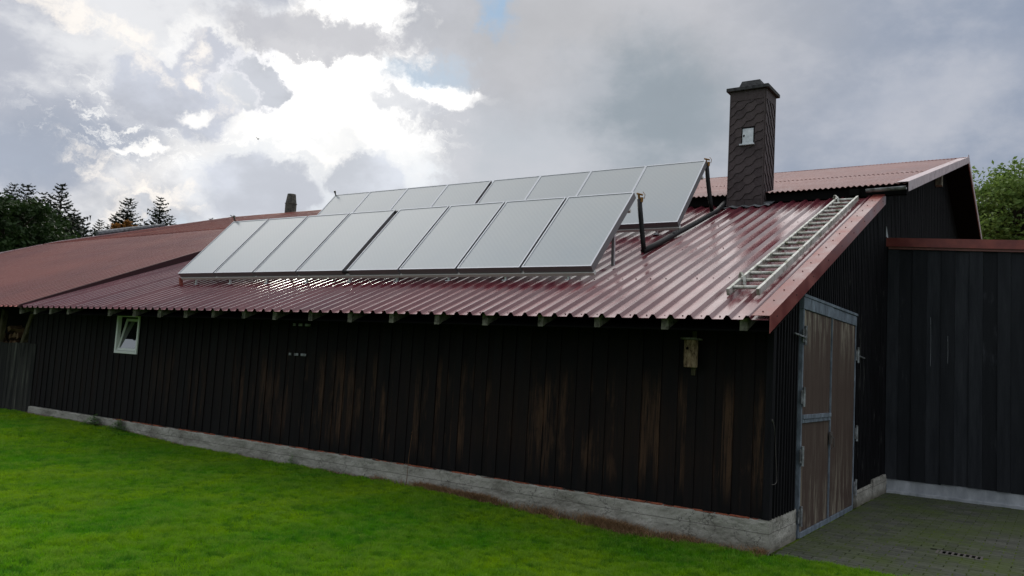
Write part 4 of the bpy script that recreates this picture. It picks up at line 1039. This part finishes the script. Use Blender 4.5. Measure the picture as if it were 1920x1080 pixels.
# ------------------------------------------------------------------ trees
def conifer_mesh(h, r, seed, top_px=1.0):
    q = random.Random(seed); wood = MB(); fo = MB()
    wood.tube([(0, 0, 0), (0, 0, h*.5), (q.uniform(-.05, .05), 0, h*.97)], [h*.018, h*.011, .015], 8)
    z = h*.25
    while z < h*.995:
        t = (h-z)/h; R_ = r*(t**.8)*q.uniform(.75, 1.15)+.12; R_ *= 1.25; nb_ = 8 if t > .12 else 5
        a0 = q.uniform(0, 6.28)
        for b in range(nb_):
            a = a0+6.283*b/nb_+q.uniform(-.3, .3); Lb = R_*q.uniform(.6, 1.15); 
            if q.random() < .08: continue
            dr = -.16*t+.12 if t > .25 else .30
            P0 = Vector((0, 0, z)); d = Vector((math.cos(a), math.sin(a), dr)).normalized(); side = d.cross(Vector((0, 0, 1))).normalized()
            bend = lambda s_: P0+d*Lb*s_+Vector((0, 0, .16*Lb*(s_**2)-.10*Lb*s_*(t*1.5)))
            wood.tube([bend(0), bend(.5), bend(1)], [.03*t+.008, .02*t+.006, .004], 4, caps=False)
            ns = max(4, int(Lb/.11))
            for s_ in range(1, ns+1):
                f = s_/ns; c_ = bend(f); wl = (.42*(1-f)**.8+.10)*min(1, Lb)*q.uniform(.6, 1.2)
                for sg in (-1, 1):
                    tip = c_+(side*sg*.9+d*.55+Vector((0, 0, q.uniform(-.25, .12)))).normalized()*wl
                    wdt = .055*q.uniform(.7, 1.4)+.02; nrm = Vector((q.uniform(-.5, .5), q.uniform(-.5, .5), 1)).normalized(); ac = (tip-c_).cross(nrm).normalized()*wdt
                    k = len(fo.v); fo.v += [tuple(c_-ac*.5), tuple(c_+ac*.5), tuple(c_.lerp(tip, .6)+ac), tuple(tip), tuple(c_.lerp(tip, .6)-ac)]; fo.face((k, k+1, k+2, k+3, k+4), 0, q.random())
                    if q.random() < .6:
                        m_ = c_.lerp(tip, .5); t2 = m_+Vector((q.uniform(-.1, .1), q.uniform(-.1, .1), q.uniform(-.28, -.02)))*min(1, Lb); k = len(fo.v)
                        fo.v += [tuple(m_-ac*.7), tuple(m_+ac*.7), tuple(t2)]; fo.face((k, k+1, k+2), 0, q.random())
        z += (.16+.34*t)*q.uniform(.8, 1.2)
    k = len(fo.v)
    return wood, fo
def place_conifer(px, py, dist, h, r, seed, lab, grp):
    top = at(px, py, dist); base = Vector((top.x, top.y, top.z-h)); 
    o = thing('conifer', base, lab, 'tree', grp, rz=seed)
    w_, f_ = conifer_mesh(h, r, seed); w_.build('trunk', 'bark', o); f_.build('crown', 'needles', o)
    return o
GC = 'conifers beyond the left end of the roof'
for a in ((25, 344, 58, 16, 3.6, 1, 'sparse pale-tipped spruce at the left edge, behind the round tree'),
          (52, 343, 46, 15, 3.6, 2, 'pointed dark spruce, second from the left edge'),
          (81, 358, 50, 14.5, 3.0, 3, 'narrow dark spruce squeezed between two taller spruces'),
          (117, 343, 42, 15, 4.0, 4, 'tallest dark spruce of the left cluster'),
          (140, 391, 40, 12, 2.9, 5, 'lower spruce at the right shoulder of the left cluster'),
          (158, 418, 44, 11, 3.4, 12, 'low dark spruce reaching out from the left cluster'),
          (188, 411, 60, 12, 2.4, 6, 'small distant spruce right of the left cluster'),
          (243, 370, 52, 13.5, 3.6, 7, 'dark spruce standing above the orange tree'),
          (218, 400, 55, 12, 2.6, 8, 'short spruce left of the orange tree'),
          (302, 370, 50, 13, 3.2, 9, 'lone spruce rightmost above the left roof'),
          (322, 402, 56, 12, 1.6, 10, 'thin low spruce tip at the right foot of the lone spruce'),
          (62, 392, 42, 13, 4.0, 11, 'dark spruce hidden low between the round tree and the tall spruce'),
          (100, 400, 38, 11, 4.2, 13, 'broad dark spruce low in front of the tallest spruce')):
    place_conifer(*a, GC)
def broadleaf(name, base, crown_c, rad, n_cl, per, leaf, mat, lab, cat, seed, grp=None, gap=.0):
    q = random.Random(seed); base = Vector(base); cc = Vector(crown_c)-base
    o = thing(name, base, lab, cat, grp); wood = MB(); fo = MB()
    wood.tube([(0, 0, 0), (.1, 0, cc.z*.4), (cc.x*.6, cc.y*.6, cc.z*.75)], [rad[2]*.09, rad[2]*.07, rad[2]*.045], 9)
    cl = []
    while len(cl) < n_cl:
        v = Vector((q.gauss(0, 1), q.gauss(0, 1), q.gauss(0, 1))).normalized(); s_ = q.uniform(.25, 1)**.45
        bump = 1+.28*noise.noise(v*2.2+Vector((seed, 0, 0)))+.12*noise.noise(v*5+Vector((0, seed, 0)))
        p = Vector((v.x*rad[0], v.y*rad[1], v.z*rad[2]))*s_*bump
        if noise.noise(p*(1.7/rad[2]*1.6)+Vector((seed*3, 1, 2))) < -.18+gap: continue
        cl.append(cc+p)
    hub = [cc*.62, cc*.75+Vector((rad[0]*.3, 0, 0)), cc*.75-Vector((rad[0]*.3, 0, 0)), cc*.85+Vector((0, rad[1]*.2, 0)), cc]
    for i, p in enumerate(cl):
        if i % 3 == 0:
            hb = min(hub, key=lambda h_: (h_-p).length); md = hb.lerp(p, .5)+Vector((0, 0, .05*rad[2])); wood.tube([hb, md, p], [rad[2]*.02, rad[2]*.011, rad[2]*.003], 4, caps=False)
        cr = rad[2]*q.uniform(.09, .2); tone = q.random()*.45
        for k_ in range(per):
            v = Vector((q.gauss(0, 1), q.gauss(0, 1), q.gauss(0, .7))); c_ = p+v*cr*.55; s_ = leaf*q.uniform(.6, 1.3)
            a = Vector((q.gauss(0, 1), q.gauss(0, 1), q.gauss(0, .6))).normalized(); b = a.cross(Vector((q.gauss(0, 1), q.gauss(0, 1), q.gauss(0, 1)))).normalized()
            k = len(fo.v); fo.v += [tuple(c_-a*s_), tuple(c_+b*s_*.5), tuple(c_+a*s_), tuple(c_-b*s_*.5)]; fo.face((k, k+1, k+2, k+3), 0, min(1, tone+q.random()*.6))
    wood.build('trunk', 'bark', o); fo.build('crown', mat, o); return o
def ctr(px, py, d): return at(px, py, d)
c_ = ctr(12, 462, 34); broadleaf('deciduous_tree', (c_.x, c_.y, 0), c_, (2.0, 2.0, 1.8), 360, 70, .085, 'dark_leaf', 'rounded dark green broadleaf tree at the left edge, in front of the spruces', 'tree', 21, gap=-.2)
c_ = ctr(78, 486, 36); broadleaf('deciduous_tree', (c_.x, c_.y, 0), c_, (1.3, 1.3, 1.1), 200, 60, .085, 'dark_leaf', 'smaller dark green broadleaf tree low beside the left roof edge', 'tree', 22, gap=-.2)
c_ = ctr(238, 437, 44); broadleaf('autumn_tree', (c_.x, c_.y, 0), c_, (.85, .85, .55), 80, 50, .09, 'autumn_leaf', 'orange autumn tree peeping above the left roof', 'tree', 23, gap=-.1)
c_ = ctr(1915, 440, 30); broadleaf('deciduous_tree', (c_.x, c_.y, 0), c_, (2.0, 2.0, 2.15), 420, 60, .075, 'bright_leaf', 'light green broadleaf tree behind the annex at the right edge', 'tree', 24, gap=.02)
c_ = ctr(1870, 470, 33); broadleaf('deciduous_tree', (c_.x, c_.y, 0), c_, (1.8, 1.4, 1.4), 220, 60, .075, 'bright_leaf', 'lower light green broadleaf tree filling in beside the barn gable', 'tree', 25, gap=-.05)
# conifer tips just over the ridge
for px, py, lab in ((396, 407, 'tiny treetop just over the ridge, left'), (438, 402, 'tiny treetop just over the ridge above the front row corner')):
    place_conifer(px, py, 60, 9, 1.2, px, lab, GC)

# small bird in the sky
bd = MB(); bd.tube([(-.09, 0, 0), (-.04, 0, .01), (.02, 0, .01), (.08, 0, .02), (.11, 0, .015)], [.006, .028, .034, .018, .003], 8)
bd.v += [(0, 0, .02), (.05, 0, .02), (.0, .20, .09), (-.04, .12, .06)]; k = len(bd.v)-4; bd.face((k, k+1, k+2, k+3)); bd.v += [(0, 0, .02), (.05, 0, .02), (.0, -.20, .09), (-.04, -.12, .06)]; bd.face((k+4, k+7, k+6, k+5))
o = bd.build('bird', 'flue_metal', None, loc=at(484, 261, 55)); tag(o, 'tiny dark bird flying below the bright cloud gap', 'bird')
